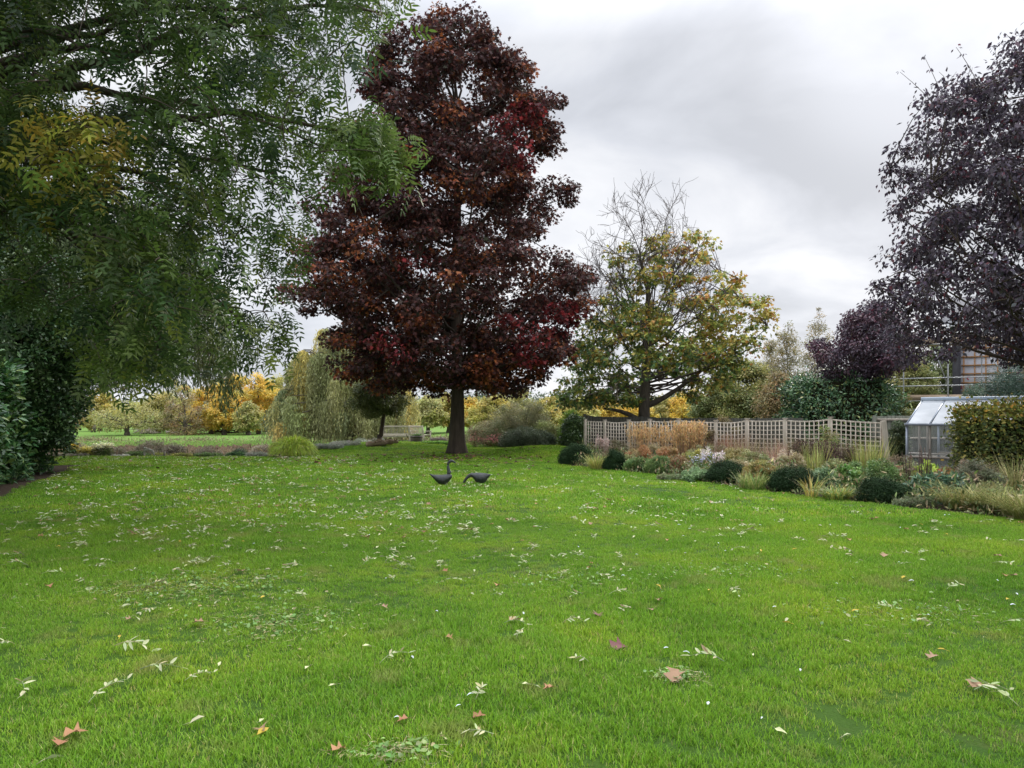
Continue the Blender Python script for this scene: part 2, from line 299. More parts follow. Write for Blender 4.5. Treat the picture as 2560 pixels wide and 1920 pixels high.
def scatter_pts(d0, d1, dens, spread=1.15):
    n = int(spread * (d1 ** 2 - d0 ** 2) * dens); y = np.sqrt(rng.random(n) * (d1 ** 2 - d0 ** 2) + d0 ** 2); x = (rng.random(n) * 2 - 1) * spread * y
    k = ~in_bed(x, y) & (y < np.interp(x, [-60, -8.2, -6.5, 3, 6, 60], [25.9, 25.9, 42, 40, 42, 60])) & ~((x > 3.4) & (y > 19.5))
    # worn patches where the turf is thin
    q = np.sin(x * 1.7 + 1.3 * np.sin(y * 1.1)) * np.sin(y * 1.9 + x * .6); k &= ~((q > .72) & (rng.random(n) < .45))
    for (wx, wy, wr) in ((-2.9, 6.4, .85), (-1.75, 5.4, .5), (1.0, 4.3, .16), (1.9, 6.3, .35)): k &= ~((((x - wx) / wr) ** 2 + ((y - wy) / wr / .8) ** 2 < 1) & (rng.random(n) < .5))
    x, y = x[k], y[k]; s = .75 + .5 * (.5 + .5 * np.sin(x * .8 + 2 * np.sin(y * .5))) * rng.uniform(.6, 1.2, len(x))
    return np.stack([x, y, Z(x, y)], -1), s
P, S = scatter_pts(1.6, 11, 330); tag(gn_scatter('lawn_grass', P, S, near, BLADE), kind='stuff', label='short green mown lawn grass in the foreground', cat='grass')
P, S = scatter_pts(10.4, 40, 60); tag(gn_scatter('lawn_grass', P, S, far, BLADE), kind='stuff', label='short green lawn grass running back to the trees', cat='grass')
# ---------------------------------------------------------------- trees
def curve(p0, p1, p2, n=6):
    t = np.linspace(0, 1, n)[:, None]; return (1 - t) ** 2 * p0 + 2 * t * (1 - t) * p1 + t * t * p2
def clump_leaves(B, rng, cc, rad, per, size, asp, cols_fn, shape, flat=.62, droop=.35, shell=.55):
    """leaves spread over soft ellipsoidal clumps; cc (n,3) centres, rad (n,)"""
    n = len(cc); k = np.repeat(np.arange(n), per); m = len(k)
    d = nrm(rng.standard_normal((m, 3))); rr = rng.random(m) ** shell
    P = cc[k] + d * (rad[k] * rr)[:, None] * np.array((1, 1, flat))
    A = nrm(d * np.array((1, 1, .4)) + .6 * rng.standard_normal((m, 3)) + np.array((0, 0, -droop)))
    Nn = nrm(np.array((0, 0, 1.)) + .75 * rng.standard_normal((m, 3)) + d * .6)
    Ln = size * rng.uniform(.6, 1.25, m)
    leaves(B, P, A, Nn, Ln, Ln * asp, cols_fn(k, P), shape)
def profile_centres(rng, prof, n, depth=.9, rad=(.5, .9), bias=.42, asym=0, shrink=.75, wexp=1.3):
    """clump centres inside a crown whose left and right reach is given by height"""
    prof = sorted(prof); z = np.array([p[0] for p in prof]); l = np.array([p[1] for p in prof]); r = np.array([p[2] for p in prof])
    zz = np.linspace(z[0], z[-1], 400); ww = np.interp(zz, z, r - l); cdf = np.cumsum(ww ** wexp); cdf /= cdf[-1]
    h = np.interp(rng.random(n), cdf, zz); L0 = np.interp(h, z, l); R0 = np.interp(h, z, r); cr = rng.uniform(*rad, n)
    cr = np.minimum(cr, (R0 - L0) * .42); a = np.maximum((R0 - L0) / 2 - cr * shrink, .05); ph = rng.uniform(0, 6.283, n); q = rng.random(n) ** bias
    return np.stack([(L0 + R0) / 2 + a * q * np.cos(ph), a * depth * q * np.sin(ph) + asym, h], -1), cr
def limbs(T, rng, cc, base, trunk_z, nl, r0, sides=5, thin=.012, twigs=True):
    """limbs from the trunk line to evenly chosen clumps, thinner branches from limbs to the rest"""
    idx = rng.choice(len(cc), min(nl, len(cc)), replace=False); pts = []
    for i in idx:
        c = cc[i]; hz = min(max(trunk_z[0] + rng.uniform(0, 1.1), c[2] - .55 * np.hypot(c[0] - base[0], c[1] - base[1]) - .3), trunk_z[1])
        p0 = np.array((base[0], base[1], hz)); p1 = p0 + (c - p0) * np.array((.5, .5, .2)) + rng.normal(0, .12, 3); ln = np.linalg.norm(c - p0)
        P = curve(p0, p1, c, 8); P[1:-1] += rng.normal(0, .03 * ln / 3, (6, 3)); rr = r0 * (.35 + .65 * min(1, ln / 5))
        T.tube(P, np.linspace(rr, thin, 8), sides); pts.append(P[2:])
    if twigs and pts:
        Q = np.concatenate(pts)
        for i in range(len(cc)):
            c = cc[i]; k = np.argmin(np.linalg.norm(Q - c, axis=1)); p0 = Q[k]
            if np.linalg.norm(c - p0) < .15: continue
            P = curve(p0, (p0 + c) / 2 + rng.normal(0, .1, 3) + (0, 0, .1), c, 4); T.tube(P, np.linspace(thin * 1.8, thin * .5, 4), 3, cap=False)
            for _ in range(3):
                e = c + np.clip(rng.normal(0, .2, 3), -.3, .3); T.tube(curve(c, (c + e) / 2 + rng.normal(0, .05, 3), e, 3), np.linspace(thin * .7, thin * .3, 3), 3, cap=False)
def trunk_mesh(path, radii, rng, flare=1.5, sides=14):
    T = MB(); path = np.array(path, float); n = 14; t = np.linspace(0, 1, n); tt = np.linspace(0, 1, len(path))
    P = np.stack([np.interp(t, tt, path[:, i]) for i in range(3)], 1); r = np.interp(t, tt, radii)
    P2 = np.concatenate([P[:1] - (0, 0, .15), P[:1] + (0, 0, .12), P[:1] + (0, 0, .4), P[1:]]); r2 = np.concatenate([[r[0] * flare, r[0] * (1 + (flare - 1) * .55), r[0] * 1.08], r[1:]])
    T.tube(P2, r2, sides); V = T.V[0]; ax = P2[np.repeat(np.arange(len(P2)), sides)]
    ang = np.arctan2(V[:, 1] - ax[:, 1], V[:, 0] - ax[:, 0]); w_ = np.exp(-(V[:, 2] - P[0, 2]) * 2.2)
    f = 1 + (.04 + .16 * w_) * np.cos(ang * 5 + rng.uniform(0, 6)) + .03 * rng.standard_normal(len(V)) * .6
    V[:, :2] = ax[:, :2] + (V[:, :2] - ax[:, :2]) * f[:, None]; T.V[0] = V; return T
def prof_px(rows, D, pc): return [(pz(y, D), (l - pc) / F * D, (r - pc) / F * D) for y, l, r in rows]

# --- copper-leaved maple in the middle
rng = np.random.default_rng(11)
D0 = 27.0; bx = px(1143, D0); bz = zg(bx, D0)
maple = empty('maple_tree', (bx, D0, bz), 'tall maple with dark copper and crimson leaves behind the two goose statues', 'tree')
prof = prof_px([(978, 935, 1340), (950, 880, 1385), (915, 812, 1425), (870, 800, 1452), (835, 850, 1452), (800, 800, 1445), (765, 730, 1478), (725, 700, 1482), (690, 706, 1478), (655, 735, 1440), (600, 745, 1380), (560, 760, 1400), (500, 800, 1422), (455, 812, 1418), (400, 850, 1392), (340, 880, 1408), (270, 905, 1392), (230, 915, 1360), (180, 930, 1335), (140, 940, 1310), (110, 975, 1280), (78, 1015, 1250), (52, 1045, 1135)], D0, 1143)
prof = [(z - bz, l, r) for z, l, r in prof]
cc, cr = profile_centres(rng, prof, 760, .86, (.42, .8), .36, shrink=.38, wexp=1.0)
cc = np.concatenate([cc, np.array([(px(x, D0) - bx, y, pz(yy, D0) - bz) for x, y, yy in ((1075, .4, 50), (1078, -.2, 75), (1222, .2, 75), (1195, 0, 95), (1155, .5, 95), (1310, 0, 165), (1395, .3, 245), (1420, 0, 500), (720, 0, 720), (1475, .2, 690), (1425, 0, 470), (770, 0, 775), (1410, -1, 880))])]); cr = np.concatenate([cr, np.full(13, .42)])
hf = np.sin(cc[:, 0] * 1.9 + 2 * np.sin(cc[:, 2] * .9)) * np.sin(cc[:, 2] * 1.5 + cc[:, 0] * .7); kp = ~((hf > .55) & (rng.random(len(cc)) < .3)); cc, cr = cc[kp], cr[kp]
DK = [(5, (.050, .024, .024)), (3, (.078, .031, .026)), (1.2, (.13, .046, .028)), (.8, (.036, .034, .024))]
OR = [(4, (.25, .082, .032)), (3, (.15, .046, .026)), (1, (.27, .085, .025)), (2, (.06, .022, .018))]
RD = [(3, (.22, .028, .030)), (3, (.14, .024, .026)), (2, (.07, .016, .02))]
kind = np.zeros(len(cc), int); low = (pz(0, D0) - 0) * 0
u = rng.random(len(cc)); zz = cc[:, 2]
kind[(u < np.interp(zz, [2, 4, 7, 9, 15], [.46, .44, .32, .14, .08])) & (cc[:, 1] < 1.5)] = 1
for x, y, rd in ((1310, 425, .7), (1300, 340, .4), (1260, 400, .5), (1400, 790, .7), (1450, 800, .5), (1330, 895, .6), (1300, 850, .5), (1080, 700, .3), (1020, 885, .35), (1120, 600, .25)):
    c0 = np.array((px(x, D0) - bx, pz(y, D0) - bz)); kind[(np.linalg.norm(cc[:, [0, 2]] - c0, axis=1) < rd) & (cc[:, 1] < 1.2)] = 2
pals = [DK, OR, RD]
def cfn(k, P):
    o = np.zeros((len(k), 3))
    for q in range(3):
        mk = kind[k] == q
        if mk.any(): o[mk] = pal(rng, pals[q], mk.sum(), .25)
    mix_ = rng.random(len(k)) < .25; o[mix_] = pal(rng, DK, mix_.sum()); return o
Bc = MB(); clump_leaves(Bc, rng, cc, cr, 165, .145, .95, cfn, 'maple', flat=.6, droop=.5, shell=.5)
Bc.build('crown', MAPLE, maple)
T = trunk_mesh([(0, 0, 0), (.02, 0, 2.6), (-.03, 0, 6.5), (.05, 0, 13), (-.3, 0, 15.8)], [.30, .235, .20, .07, .02], rng, 1.45); T.build('trunk', BARK, maple, smooth=True)
T = MB(); limbs(T, rng, cc, (0, 0), (2.3, 13), 90, .085, thin=.018); T.build('branches', BARK, maple)

# --- autumn maple behind the trellis, bare at the top
rng = np.random.default_rng(21); D0 = 32.0; bx = px(1613, D0); bz = zg(bx, D0)
tr2 = empty('autumn_maple_tree', (bx, D0, bz), 'tree behind the trellis with green, yellow and orange leaves and a bare twiggy top', 'tree')
prof = [(z - bz, l, r) for z, l, r in prof_px([(1015, 1395, 1480), (1000, 1385, 1740), (960, 1375, 1850), (900, 1400, 1905), (840, 1440, 1925), (780, 1470, 1945), (720, 1480, 1900), (670, 1485, 1850), (625, 1500, 1830), (585, 1640, 1800), (555, 1730, 1790)], D0, 1613)]
cc, cr = profile_centres(rng, prof, 640, .8, (.28, .6), .40, shrink=.4)
hf = np.sin(cc[:, 0] * 1.6 + 1 + 2 * np.sin(cc[:, 2] * .8)) * np.sin(cc[:, 2] * 1.3 + cc[:, 0] * .6); cc = cc[~((hf > .55) & (rng.random(len(cc)) < .7)) & (rng.random(len(cc)) < np.interp(cc[:, 2], [5.5, 8.3], [1, .32]))]
cc = cc[~((cc[:, 2] < 3.6) & (abs(cc[:, 0] - .4) < 1.0) & (cc[:, 1] < 0.5))]; cr = cr[:len(cc)]
GR = [(4, (.13, .18, .045)), (3, (.065, .12, .045)), (2, (.24, .25, .05))]; YE = [(4, (.38, .33, .08)), (3, (.24, .27, .07)), (1.5, (.36, .21, .045))]; ORR = [(4, (.36, .19, .05)), (1.5, (.28, .11, .045)), (3, (.34, .28, .06))]
s_ = cc[:, 0] * .16 + (cc[:, 2] - 6.6) * .20 + rng.normal(0, .55, len(cc)); kind2 = np.where(s_ > .95, 2, np.where(s_ > -.1, 1, 0)); kind2[(cc[:, 2] < 4.2) & (cc[:, 0] < -.3) & (rng.random(len(cc)) < .85)] = 0; pals2 = [GR, YE, ORR]
def cfn(k, P):
    o = np.zeros((len(k), 3))
    for q in range(3):
        mk = kind2[k] == q
        if mk.any(): o[mk] = pal(rng, pals2[q], mk.sum(), .22)
    mx_ = rng.random(len(k)) < .3; o[mx_] = pal(rng, GR + YE, mx_.sum()); return o
Bc = MB(); clump_leaves(Bc, rng, cc, cr, 46, .18, .9, cfn, 'maple', flat=.6, droop=.4, shell=.55); Bc.build('crown', MAPLE, tr2)
T = trunk_mesh([(0, 0, 0), (-.05, 0, 2.2), (.1, 0, 4.5), (.15, 0, 8.0)], [.30, .25, .19, .08], rng, 1.3)
T.tube(curve(np.array((-.05, 0, 1.3)), np.array((-.6, -.1, 2.0)), np.array((-1.9, -.2, 2.1)), 7), np.linspace(.16, .05, 7), 8)
T.tube(curve(np.array((0, 0, 2.2)), np.array((1.2, -.1, 2.6)), np.array((3.2, -.2, 4.4)), 7), np.linspace(.15, .04, 7), 8)
T.build('trunk', BARKG, tr2, smooth=True)
T = MB(); limbs(T, rng, cc, (0.05, 0), (2.6, 8), 40, .05, thin=.016)
def grow(T, rng, p, d, ln, r, lev, upb=.12, spread=.5, nseg=4):
    P = [p]; dd = d
    for i in range(nseg):
        dd = nrm(dd + rng.normal(0, .13, 3) + np.array((0, 0, upb * .3))); P.append(P[-1] + dd * ln / nseg)
    P = np.array(P); T.tube(P, np.linspace(r, r * .6, nseg + 1), 4 if lev > 1 else 3, cap=False)
    if lev <= 0: return
    for i in range(rng.integers(3, 5)):
        k = rng.integers(1, nseg + 1); e = nrm(dd + spread * rng.standard_normal(3) + np.array((0, 0, upb))); grow(T, rng, P[k], e, ln * rng.uniform(.55, .78), max(r * .58, .009), lev - 1, upb, spread, nseg)
for i, a in enumerate(np.linspace(-1.25, 1.15, 15)):
    z0 = 5.4 + 1.5 * (1 - abs(a) / 1.3) + rng.normal(0, .2); grow(T, rng, np.array((.12 + a * .9, rng.normal(0, .5), z0)), nrm(np.array((a * .9, rng.uniform(-.5, .5), 1.0))), rng.uniform(1.9, 2.4) * (1.15 - .25 * abs(a)), .038, 4, .10, .62)
T.build('branches', solid('thin_branch', (.13, .105, .095), (.08, .065, .06), rough=.9), tr2)
T = MB()                                                              # dead bare branch hanging at the front left of the trunk
for p in ((-.3, -.7, 3.6), (-.4, -.7, 3.0)): grow(T, rng, np.array(p), nrm(np.array((-1.0, -.4, -.05 + rng.normal(0, .1)))), 1.5, .03, 3, -.12, .55)
T.build('dead_branch', solid('dead_twig', (.30, .26, .19), (.20, .17, .13), rough=.9), tr2)

# --- purple-leaved tree at the right edge
rng = np.random.default_rng(31); D0 = 17.0; bx = px(2660, D0); bz = zg(bx, D0)
tr3 = empty('purple_plum_tree', (bx, D0, bz), 'large dark purple leaved tree overhanging the greenhouse at the right edge', 'tree')
prof = [(z - bz, l, r) for z, l, r in prof_px([(935, 2330, 2960), (890, 2240, 3100), (820, 2215, 3150), (760, 2160, 3180), (700, 2175, 3150), (640, 2200, 3150), (520, 2215, 3100), (420, 2215, 3080), (330, 2235, 3050), (250, 2262, 3000), (190, 2330, 2950), (130, 2450, 2850), (80, 2560, 2750)], D0, 2660)]
cc, cr = profile_centres(rng, prof, 900, .85, (.22, .55), .45)
PU = [(5, (.062, .048, .064)), (3, (.042, .032, .044)), (2, (.095, .08, .10)), (.6, (.09, .025, .035))]
keep = ~((cc[:, 2] < 3.7) & (cc[:, 0] > -1.9) & (cc[:, 0] < .6) & (cc[:, 1] < .5) & (rng.random(len(cc)) < .35)) & ~((cc[:, 2] < 3.35) & (rng.random(len(cc)) < .72)) & ~((cc[:, 2] < 3.75) & (cc[:, 0] > -3.0) & (cc[:, 0] < -.9) & (rng.random(len(cc)) < .88)); cc, cr = cc[keep], cr[keep]
Bc = MB(); clump_leaves(Bc, rng, cc, cr, 86, .125, .55, lambda k, P: pal(rng, PU, len(k)), 'kite', flat=.8, droop=1.0, shell=.55)
T = trunk_mesh([(0, 0, 0), (-.1, 0, 1.8), (0, .1, 4), (.1, 0, 7.5)], [.26, .2, .15, .05], rng); T.build('trunk', BARK, tr3, smooth=True)
T = MB(); limbs(T, rng, cc, (-.05, 0), (2.6, 7.5), 90, .055, thin=.012)
for x, y, tx, ty in ((2370, 300, 2250, 180), (2375, 290, 2310, 140), (2450, 220, 2390, 118), (2500, 200, 2485, 118)):   # sprays standing clear of the top
    q0 = np.array((px(x, D0) - bx, 0, pz(y, D0) - bz)); q1 = np.array((px(tx, D0) - bx, 0, pz(ty, D0) - bz))
    P = curve(q0, (q0 + q1) / 2 + (0, 0, .12), q1, 5); T.tube(P, np.linspace(.012, .005, 5), 3); clump_leaves(Bc, rng, P[2:], np.full(3, .09), 4, .10, .5, lambda k, P: pal(rng, PU, len(k)), 'kite', droop=1.)

Bc.build('crown', PURPLE, tr3); T.build('branches', BARK, tr3)

# --- smaller purple tree behind the laurel
def round_tree(name, label, cat, pxc, D, rows, n, per, size, asp, palette, seed, trunk_r=.12, rad=(.35, .7), mat=LEAF, shape='kite', bark=BARK, depth=.9, lean=0, group=None, limbn=18, flat=.7, droop=.35, shell=.5, zclear=None, bias=.42, thin=.012):
    rng = np.random.default_rng(seed); bx = px(pxc, D); bz = zg(bx, D); t = empty(name, (bx, D, bz), label, cat, group)
    prof = [(z - bz, l, r) for z, l, r in prof_px(rows, D, pxc)]; cc, cr = profile_centres(rng, prof, n, depth, rad, bias); cc[:, 2] = np.maximum(cc[:, 2], .1)
    Bc = MB()
    sub = [pal(rng, palette, 1, .2)[0] for _ in range(len(cc))]; sub = np.array(sub)
    def cf(k, P): a = pal(rng, palette, len(k)); return a * .5 + sub[k] * .5
    clump_leaves(Bc, rng, cc, cr, per, size, asp, cf, shape, flat=flat, droop=droop, shell=shell); Bc.build('crown', mat, t)
    zt = prof_top = max(p[0] for p in prof); zb = min(p[0] for p in prof); zt2 = zb + (zt - zb) * .6
    T = trunk_mesh([(0, 0, 0), (lean * .6, 0, max(zb, .3)), (lean, 0, zt2)], [trunk_r, trunk_r * .8, trunk_r * .3], rng, 1.3, 10)
    T.build('trunk', bark, t, smooth=True)
    T = MB(); limbs(T, rng, cc, (lean * .7, 0), (max(zb * .9, .3), zt2), limbn, trunk_r * .35, 4, thin=thin); T.build('branches', bark, t)
    return t
round_tree('purple_shrub_tree', 'smaller purple leaved tree standing just behind the big laurel bush', 'tree', 2130, 30.5, [(940, 2060, 2200), (915, 2010, 2290), (880, 2008, 2320), (840, 2040, 2310), (800, 2080, 2280), (775, 2120, 2230), (750, 2150, 2190)], 110, 150, .15, .6, [(5, (.062, .046, .062)), (2, (.085, .03, .042)), (2, (.045, .033, .045))], 32, .11, mat=PURPLE, droop=.8)

# --- mushroom-headed small tree by the bench
round_tree('clipped_small_tree', 'small mushroom headed tree with a leaning trunk beside the wooden bench', 'tree', 949, 31, [(1040, 915, 985), (1030, 880, 1022), (1012, 862, 1032), (992, 858, 1030), (970, 872, 1018), (955, 900, 985)], 75, 260, .095, .55, [(5, (.085, .105, .035)), (2, (.15, .15, .045)), (2, (.05, .065, .025))], 41, .10, (.3, .45), lean=.28, limbn=14, flat=.6)

# ---------------------------------------------------------------- weeping willows
def willow(name, label, bx, D, rx, ry, top, zlow, nstr, seed, cols, leaf=.10, cx=0, nf=60, trunk_r=.3, side_yellow=None):
    rng = np.random.default_rng(seed); bz = zg(bx, D); t = empty(name, (bx, D, bz), label, 'tree'); T = MB(); Bc = MB()
    T0 = trunk_mesh([(0, 0, 0), (.1, 0, top * .3), (cx * .4, 0, top * .6)], [trunk_r, trunk_r * .8, trunk_r * .5], rng); T0.build('trunk', BARKG, t, smooth=True)
    # fountain heads: arching limbs whose ends pour strands
    heads = []
    for i in range(nf):
        a = rng.uniform(0, 6.283); q = rng.random() ** .5; z = top * (1 - .50 * q ** 2.6) * rng.uniform(.80, 1.0); z = z if rng.random() > .3 else z * rng.uniform(.5, .85)
        h = np.array((cx + rx * q * math.cos(a), ry * q * math.sin(a), z)); p0 = np.array((cx * .3, 0, top * rng.uniform(.25, .55)))
        T.tube(curve(p0, np.array((p0[0] + (h[0] - p0[0]) * .5, h[1] * .5, z + .3)), h, 7), np.linspace(.09, .02, 7), 5); heads.append(h)
    heads = np.array(heads); k = rng.integers(0, nf, nstr); H = heads[k]; a = rng.uniform(0, 6.283, nstr); out_ = np.stack([np.cos(a), np.sin(a)], -1)
    out_ = nrm(out_ + .8 * nrm(H[:, :2] - np.array((cx * .3, 0)))); rr = rng.uniform(.1, .75, nstr) * min(1, rx / 4)
    hue = pal(rng, cols, nf, .1)[k]
    P_, A_, N_, L_, K_ = [], [], [], [], []
    for i in range(nstr):
        e = H[i] + np.array((out_[i, 0] * rr[i], out_[i, 1] * rr[i], -.05)); zl = zlow + abs(rng.normal(0, .5)) + .5 * math.sin(e[0] * 1.7) ** 2
        dist = np.hypot((e[0] - cx) / rx, e[1] / ry)
        if e[2] - zl < .5: zl = max(.1, e[2] - 1.2)
        ln = (e[2] - zl) * rng.uniform(.7, 1.0); m = max(6, int(ln / (leaf * .62))); s = np.linspace(0, 1, m)
        P = np.stack([H[i, 0] + (e[0] - H[i, 0]) * np.minimum(1, s * 4) ** .6 + .05 * np.sin(s * 6 + i), H[i, 1] + (e[1] - H[i, 1]) * np.minimum(1, s * 4) ** .6, e[2] + .12 * np.sin(np.minimum(1, s * 4) * 3.1) - ln * s ** 1.15], -1)
        P_.append(P + rng.normal(0, .02, P.shape)); K_.append(np.tile(hue[i] * rng.uniform(.75, 1.25), (m, 1)))
    P_ = np.concatenate(P_); K_ = np.concatenate(K_); m = len(P_)
    A_ = nrm(np.array((0, 0, -1.)) + .38 * rng.standard_normal((m, 3))); N_ = rng.standard_normal((m, 3)); Ln = leaf * rng.uniform(.8, 1.4, m)
    leaves(Bc, P_, A_, N_, Ln, Ln * .24, K_ * (1 + .2 * rng.standard_normal((m, 1))).clip(.4, 1.7), 'kite')
    Bc.build('crown', LEAF, t); T.build('branches', BARKG, t); return t
WC = [(5, (.24, .26, .11)), (3, (.30, .30, .12)), (1.6, (.44, .37, .12)), (1.5, (.15, .18, .08))]
willow('weeping_willow', 'weeping willow with pale green hanging strands behind the bench and the clipped small tree', px(868, 44), 44, 4.4, 3.4, 9.7, 1.95, 6600, 51, WC, leaf=.19, cx=-.1, nf=150)
willow('weeping_willow', 'dark weeping willow on the left whose strands hang behind the overhanging ash leaves', -17.2, 24.5, 6.2, 4.2, 10.2, 2.05, 4600, 52, [(5, (.075, .105, .042)), (3, (.10, .125, .05)), (2, (.14, .15, .05))], leaf=.19, cx=1.6, nf=150, trunk_r=.35)

# ---------------------------------------------------------------- overhanging ash tree (compound leaves) at the upper left
rng = np.random.default_rng(61); ax, ay = -8.3, 9.0; ab = zg(ax, ay)
ash = empty('ash_tree', (ax, ay, ab), 'green ash tree whose feathery leafed branches hang over the upper left of the lawn', 'tree')
RY = [-700, 0, 60, 130, 180, 250, 310, 380, 420, 470, 540, 600, 690, 780, 850, 900, 935]; RX = [900, 1040, 1010, 945, 905, 880, 905, 995, 960, 850, 800, 790, 735, 740, 700, 600, 490]
nt_ = 4600; pp = rng.uniform(-620, 1040, nt_ * 2); yy = rng.uniform(-520, 930, nt_ * 2); DD = rng.uniform(6.2, 12.5, nt_ * 2)
lim = np.interp(yy, RY, RX); edge = (lim - pp); kp = (edge > 0) & (rng.random(len(pp)) < np.clip(.14 + edge / 500, 0, 1))
kp &= ~((pp > 420) & (yy > 880) & (pp < 520)) & ~((yy > 820) & (pp < 180)); holes = [(170, 60, 38), (250, 190, 55), (225, 215, 45), (300, 230, 40), (345, 300, 35), (180, 240, 40), (40, 160, 25), (290, 60, 22), (760, 600, 40), (690, 400, 45), (330, 170, 30), (470, 330, 26), (540, 120, 22)]
kp &= ~((yy < 460) & (yy > 20) & (pp > 100) & (pp < 560) & (rng.random(len(pp)) < .36))
kp &= ~((yy > 470) & (pp > 575 + (800 - yy) * .22) & (rng.random(len(pp)) < .62))
kp &= ~((pp < 210) & (yy > 560) & (rng.random(len(pp)) < .7))
for hx, hy, hr in holes: kp &= ~((np.hypot(pp - hx, yy - hy) < hr) & (rng.random(len(pp)) < .85))
pp, yy, DD = pp[kp], yy[kp], DD[kp]
wx = px(pp, DD); wz = pz(yy, DD); ok = wx > -10.5; ok[3300:] = False
tips = np.stack([wx, DD, wz], -1)[ok]
def extra(n, p0, p1, y0, y1, d0, d1):
    p = rng.uniform(p0, p1, n); y = rng.uniform(y0, y1, n); D = rng.uniform(d0, d1, n); return np.stack([px(p, D), D, pz(y, D)], -1)
tips = np.concatenate([tips, extra(34, 850, 960, 295, 400, 7.2, 8.4), extra(14, 930, 985, 350, 410, 7.4, 8.2), extra(12, 560, 720, 780, 890, 8.5, 10), extra(12, 640, 790, 560, 700, 8.5, 10), extra(16, 80, 250, 300, 440, 6.2, 7.2)]) - np.array((ax, ay, ab))
ends = [(-700, 7.5, 0), (200, 7, 120), (430, 9, 60), (700, 9, 60), (1000, 9.5, 40), (960, 8.2, 350), (830, 9, 380), (560, 8.5, 330), (300, 10, 400), (150, 8, 380), (470, 10, 560), (640, 9.5, 600), (350, 9, 700), (600, 8.5, 800), (200, 9, 620), (420, 10.5, 850), (750, 10, 480), (560, 10, 200), (100, 11, 500), (330, 7.2, 500)]
T = MB(); Q = []
T.tube(np.array([(0, 0, 3.2), (.5, -.2, 4.6), (1.1, -.5, 5.6), (2.2, -.4, 6.3)]), [.26, .2, .15, .08], 10)
for q in ends:
    e = np.array((px(q[0], q[1]) - ax, q[1] - ay, pz(q[2], q[1]) - ab)); p0 = np.array((.4, -.1, rng.uniform(3.6, 5.2)))
    mid = (p0 + e) / 2 + np.array((0, 0, .9 + .10 * np.linalg.norm(e - p0))); P = curve(p0, mid, e, 12); P[1:-1] += rng.normal(0, .05, (10, 3)); T.tube(P, np.linspace(.085, .012, 12), 6); Q.append(P[3:])
Q = np.concatenate(Q)
PP, AA, NN, LL, KK = [], [], [], [], []
AC = [(5, (.062, .105, .030)), (3, (.10, .155, .034)), (2, (.038, .070, .030)), (.5, (.16, .20, .04))]; ACL = [(4, (.13, .195, .042)), (3, (.085, .145, .036))]; ACY = [(4, (.28, .27, .045)), (3, (.17, .23, .045)), (1, (.36, .25, .04))]
dq = np.array([np.min(np.linalg.norm(Q - tp, axis=1)) for tp in tips]); tips = tips[np.argsort(dq)]
nodesQ = np.concatenate([Q, tips]); nq = len(Q)
for i, tp in enumerate(tips):
    S_ = nodesQ[:nq + i]; k = np.argmin(np.linalg.norm(S_ - tp, axis=1) + .5 * np.maximum(0, tp[2] - S_[:, 2])); p0 = S_[k]; vec = tp - p0; dl = np.linalg.norm(vec)
    if dl > .2: P = curve(p0, (p0 + tp) / 2 + np.array((0, 0, .12 * dl)) + rng.normal(0, .06 * dl, 3), tp, 5); T.tube(P, np.linspace(.007 + .003 * dl, .004, 5), 3, cap=False)
    pxx = 1280 + F * (tp[0] + ax) / (tp[1] + ay); pyy = HOR - F * (tp[2] + ab - CH) / (tp[1] + ay)
    light = (pxx > 820 and 280 < pyy < 440) or (pxx > 700 and rng.random() < .2)
    yel = 60 < pxx < 330 and 270 < pyy < 450 and tp[1] + ay < 7.3
    hd = nrm(np.array((vec[0], vec[1], 0)) + rng.normal(0, .25, 3)); cols = ACL if light else (ACY if yel else AC); base_k = pal(rng, cols, 1, .12)[0]
    for j in range(rng.integers(5, 9)):                              # compound leaves round the twig tip
        s = rng.uniform(-.55, .05); b0 = tp + hd * s * .7 + rng.normal(0, .09, 3); dirr = nrm(hd * .8 + np.array((0, 0, -.8)) + rng.normal(0, .55, 3)); rl = rng.uniform(.20, .31)
        nrmv = nrm(np.array((0, 0, 1.)) + rng.normal(0, .4, 3)); sd_ = nrm(np.cross(nrmv, dirr)); nrmv = np.cross(dirr, sd_)
        npair = 4; ts = np.linspace(.28, .92, npair)
        for side in (-1, 1):
            PP.append(b0 + dirr * (ts * rl)[:, None] + np.array((0, 0, -.03)) * (ts ** 2)[:, None]); AA.append(np.tile(nrm(dirr * .55 + side * sd_ - .1 * nrmv), (npair, 1))); NN.append(np.tile(nrmv + side * sd_ * .25, (npair, 1)) + rng.normal(0, .15, (npair, 3))); LL.append(np.array((.069, .086, .090, .080)) * rng.uniform(.85, 1.15))
        PP.append((b0 + dirr * rl)[None]); AA.append(dirr[None] + (0, 0, -.15)); NN.append(nrmv[None]); LL.append(np.array([.10]))
        KK.append(np.tile(base_k * rng.uniform(.7, 1.3), (npair * 2 + 1, 1)))
PP = np.concatenate(PP); AA = np.concatenate(AA); NN = np.concatenate(NN); LL = np.concatenate(LL); KK = np.concatenate(KK)
Bc = MB(); leaves(Bc, PP, AA, NN, LL, LL * .33, KK * (1 + .12 * rng.standard_normal((len(KK), 1))).clip(.5, 1.6), 'lens'); Bc.build('crown', leaf_mat('leaf_ash', rough=.5, trans=.40, spec=.28, jit=.2, gain=1.0), ash)
T.build('branches', BARK, ash, smooth=True)
T = trunk_mesh([(0, 0, 0), (-.1, 0, 1.8), (0, 0, 3.5)], [.42, .34, .27], rng); T.build('trunk', BARK, ash, smooth=True)
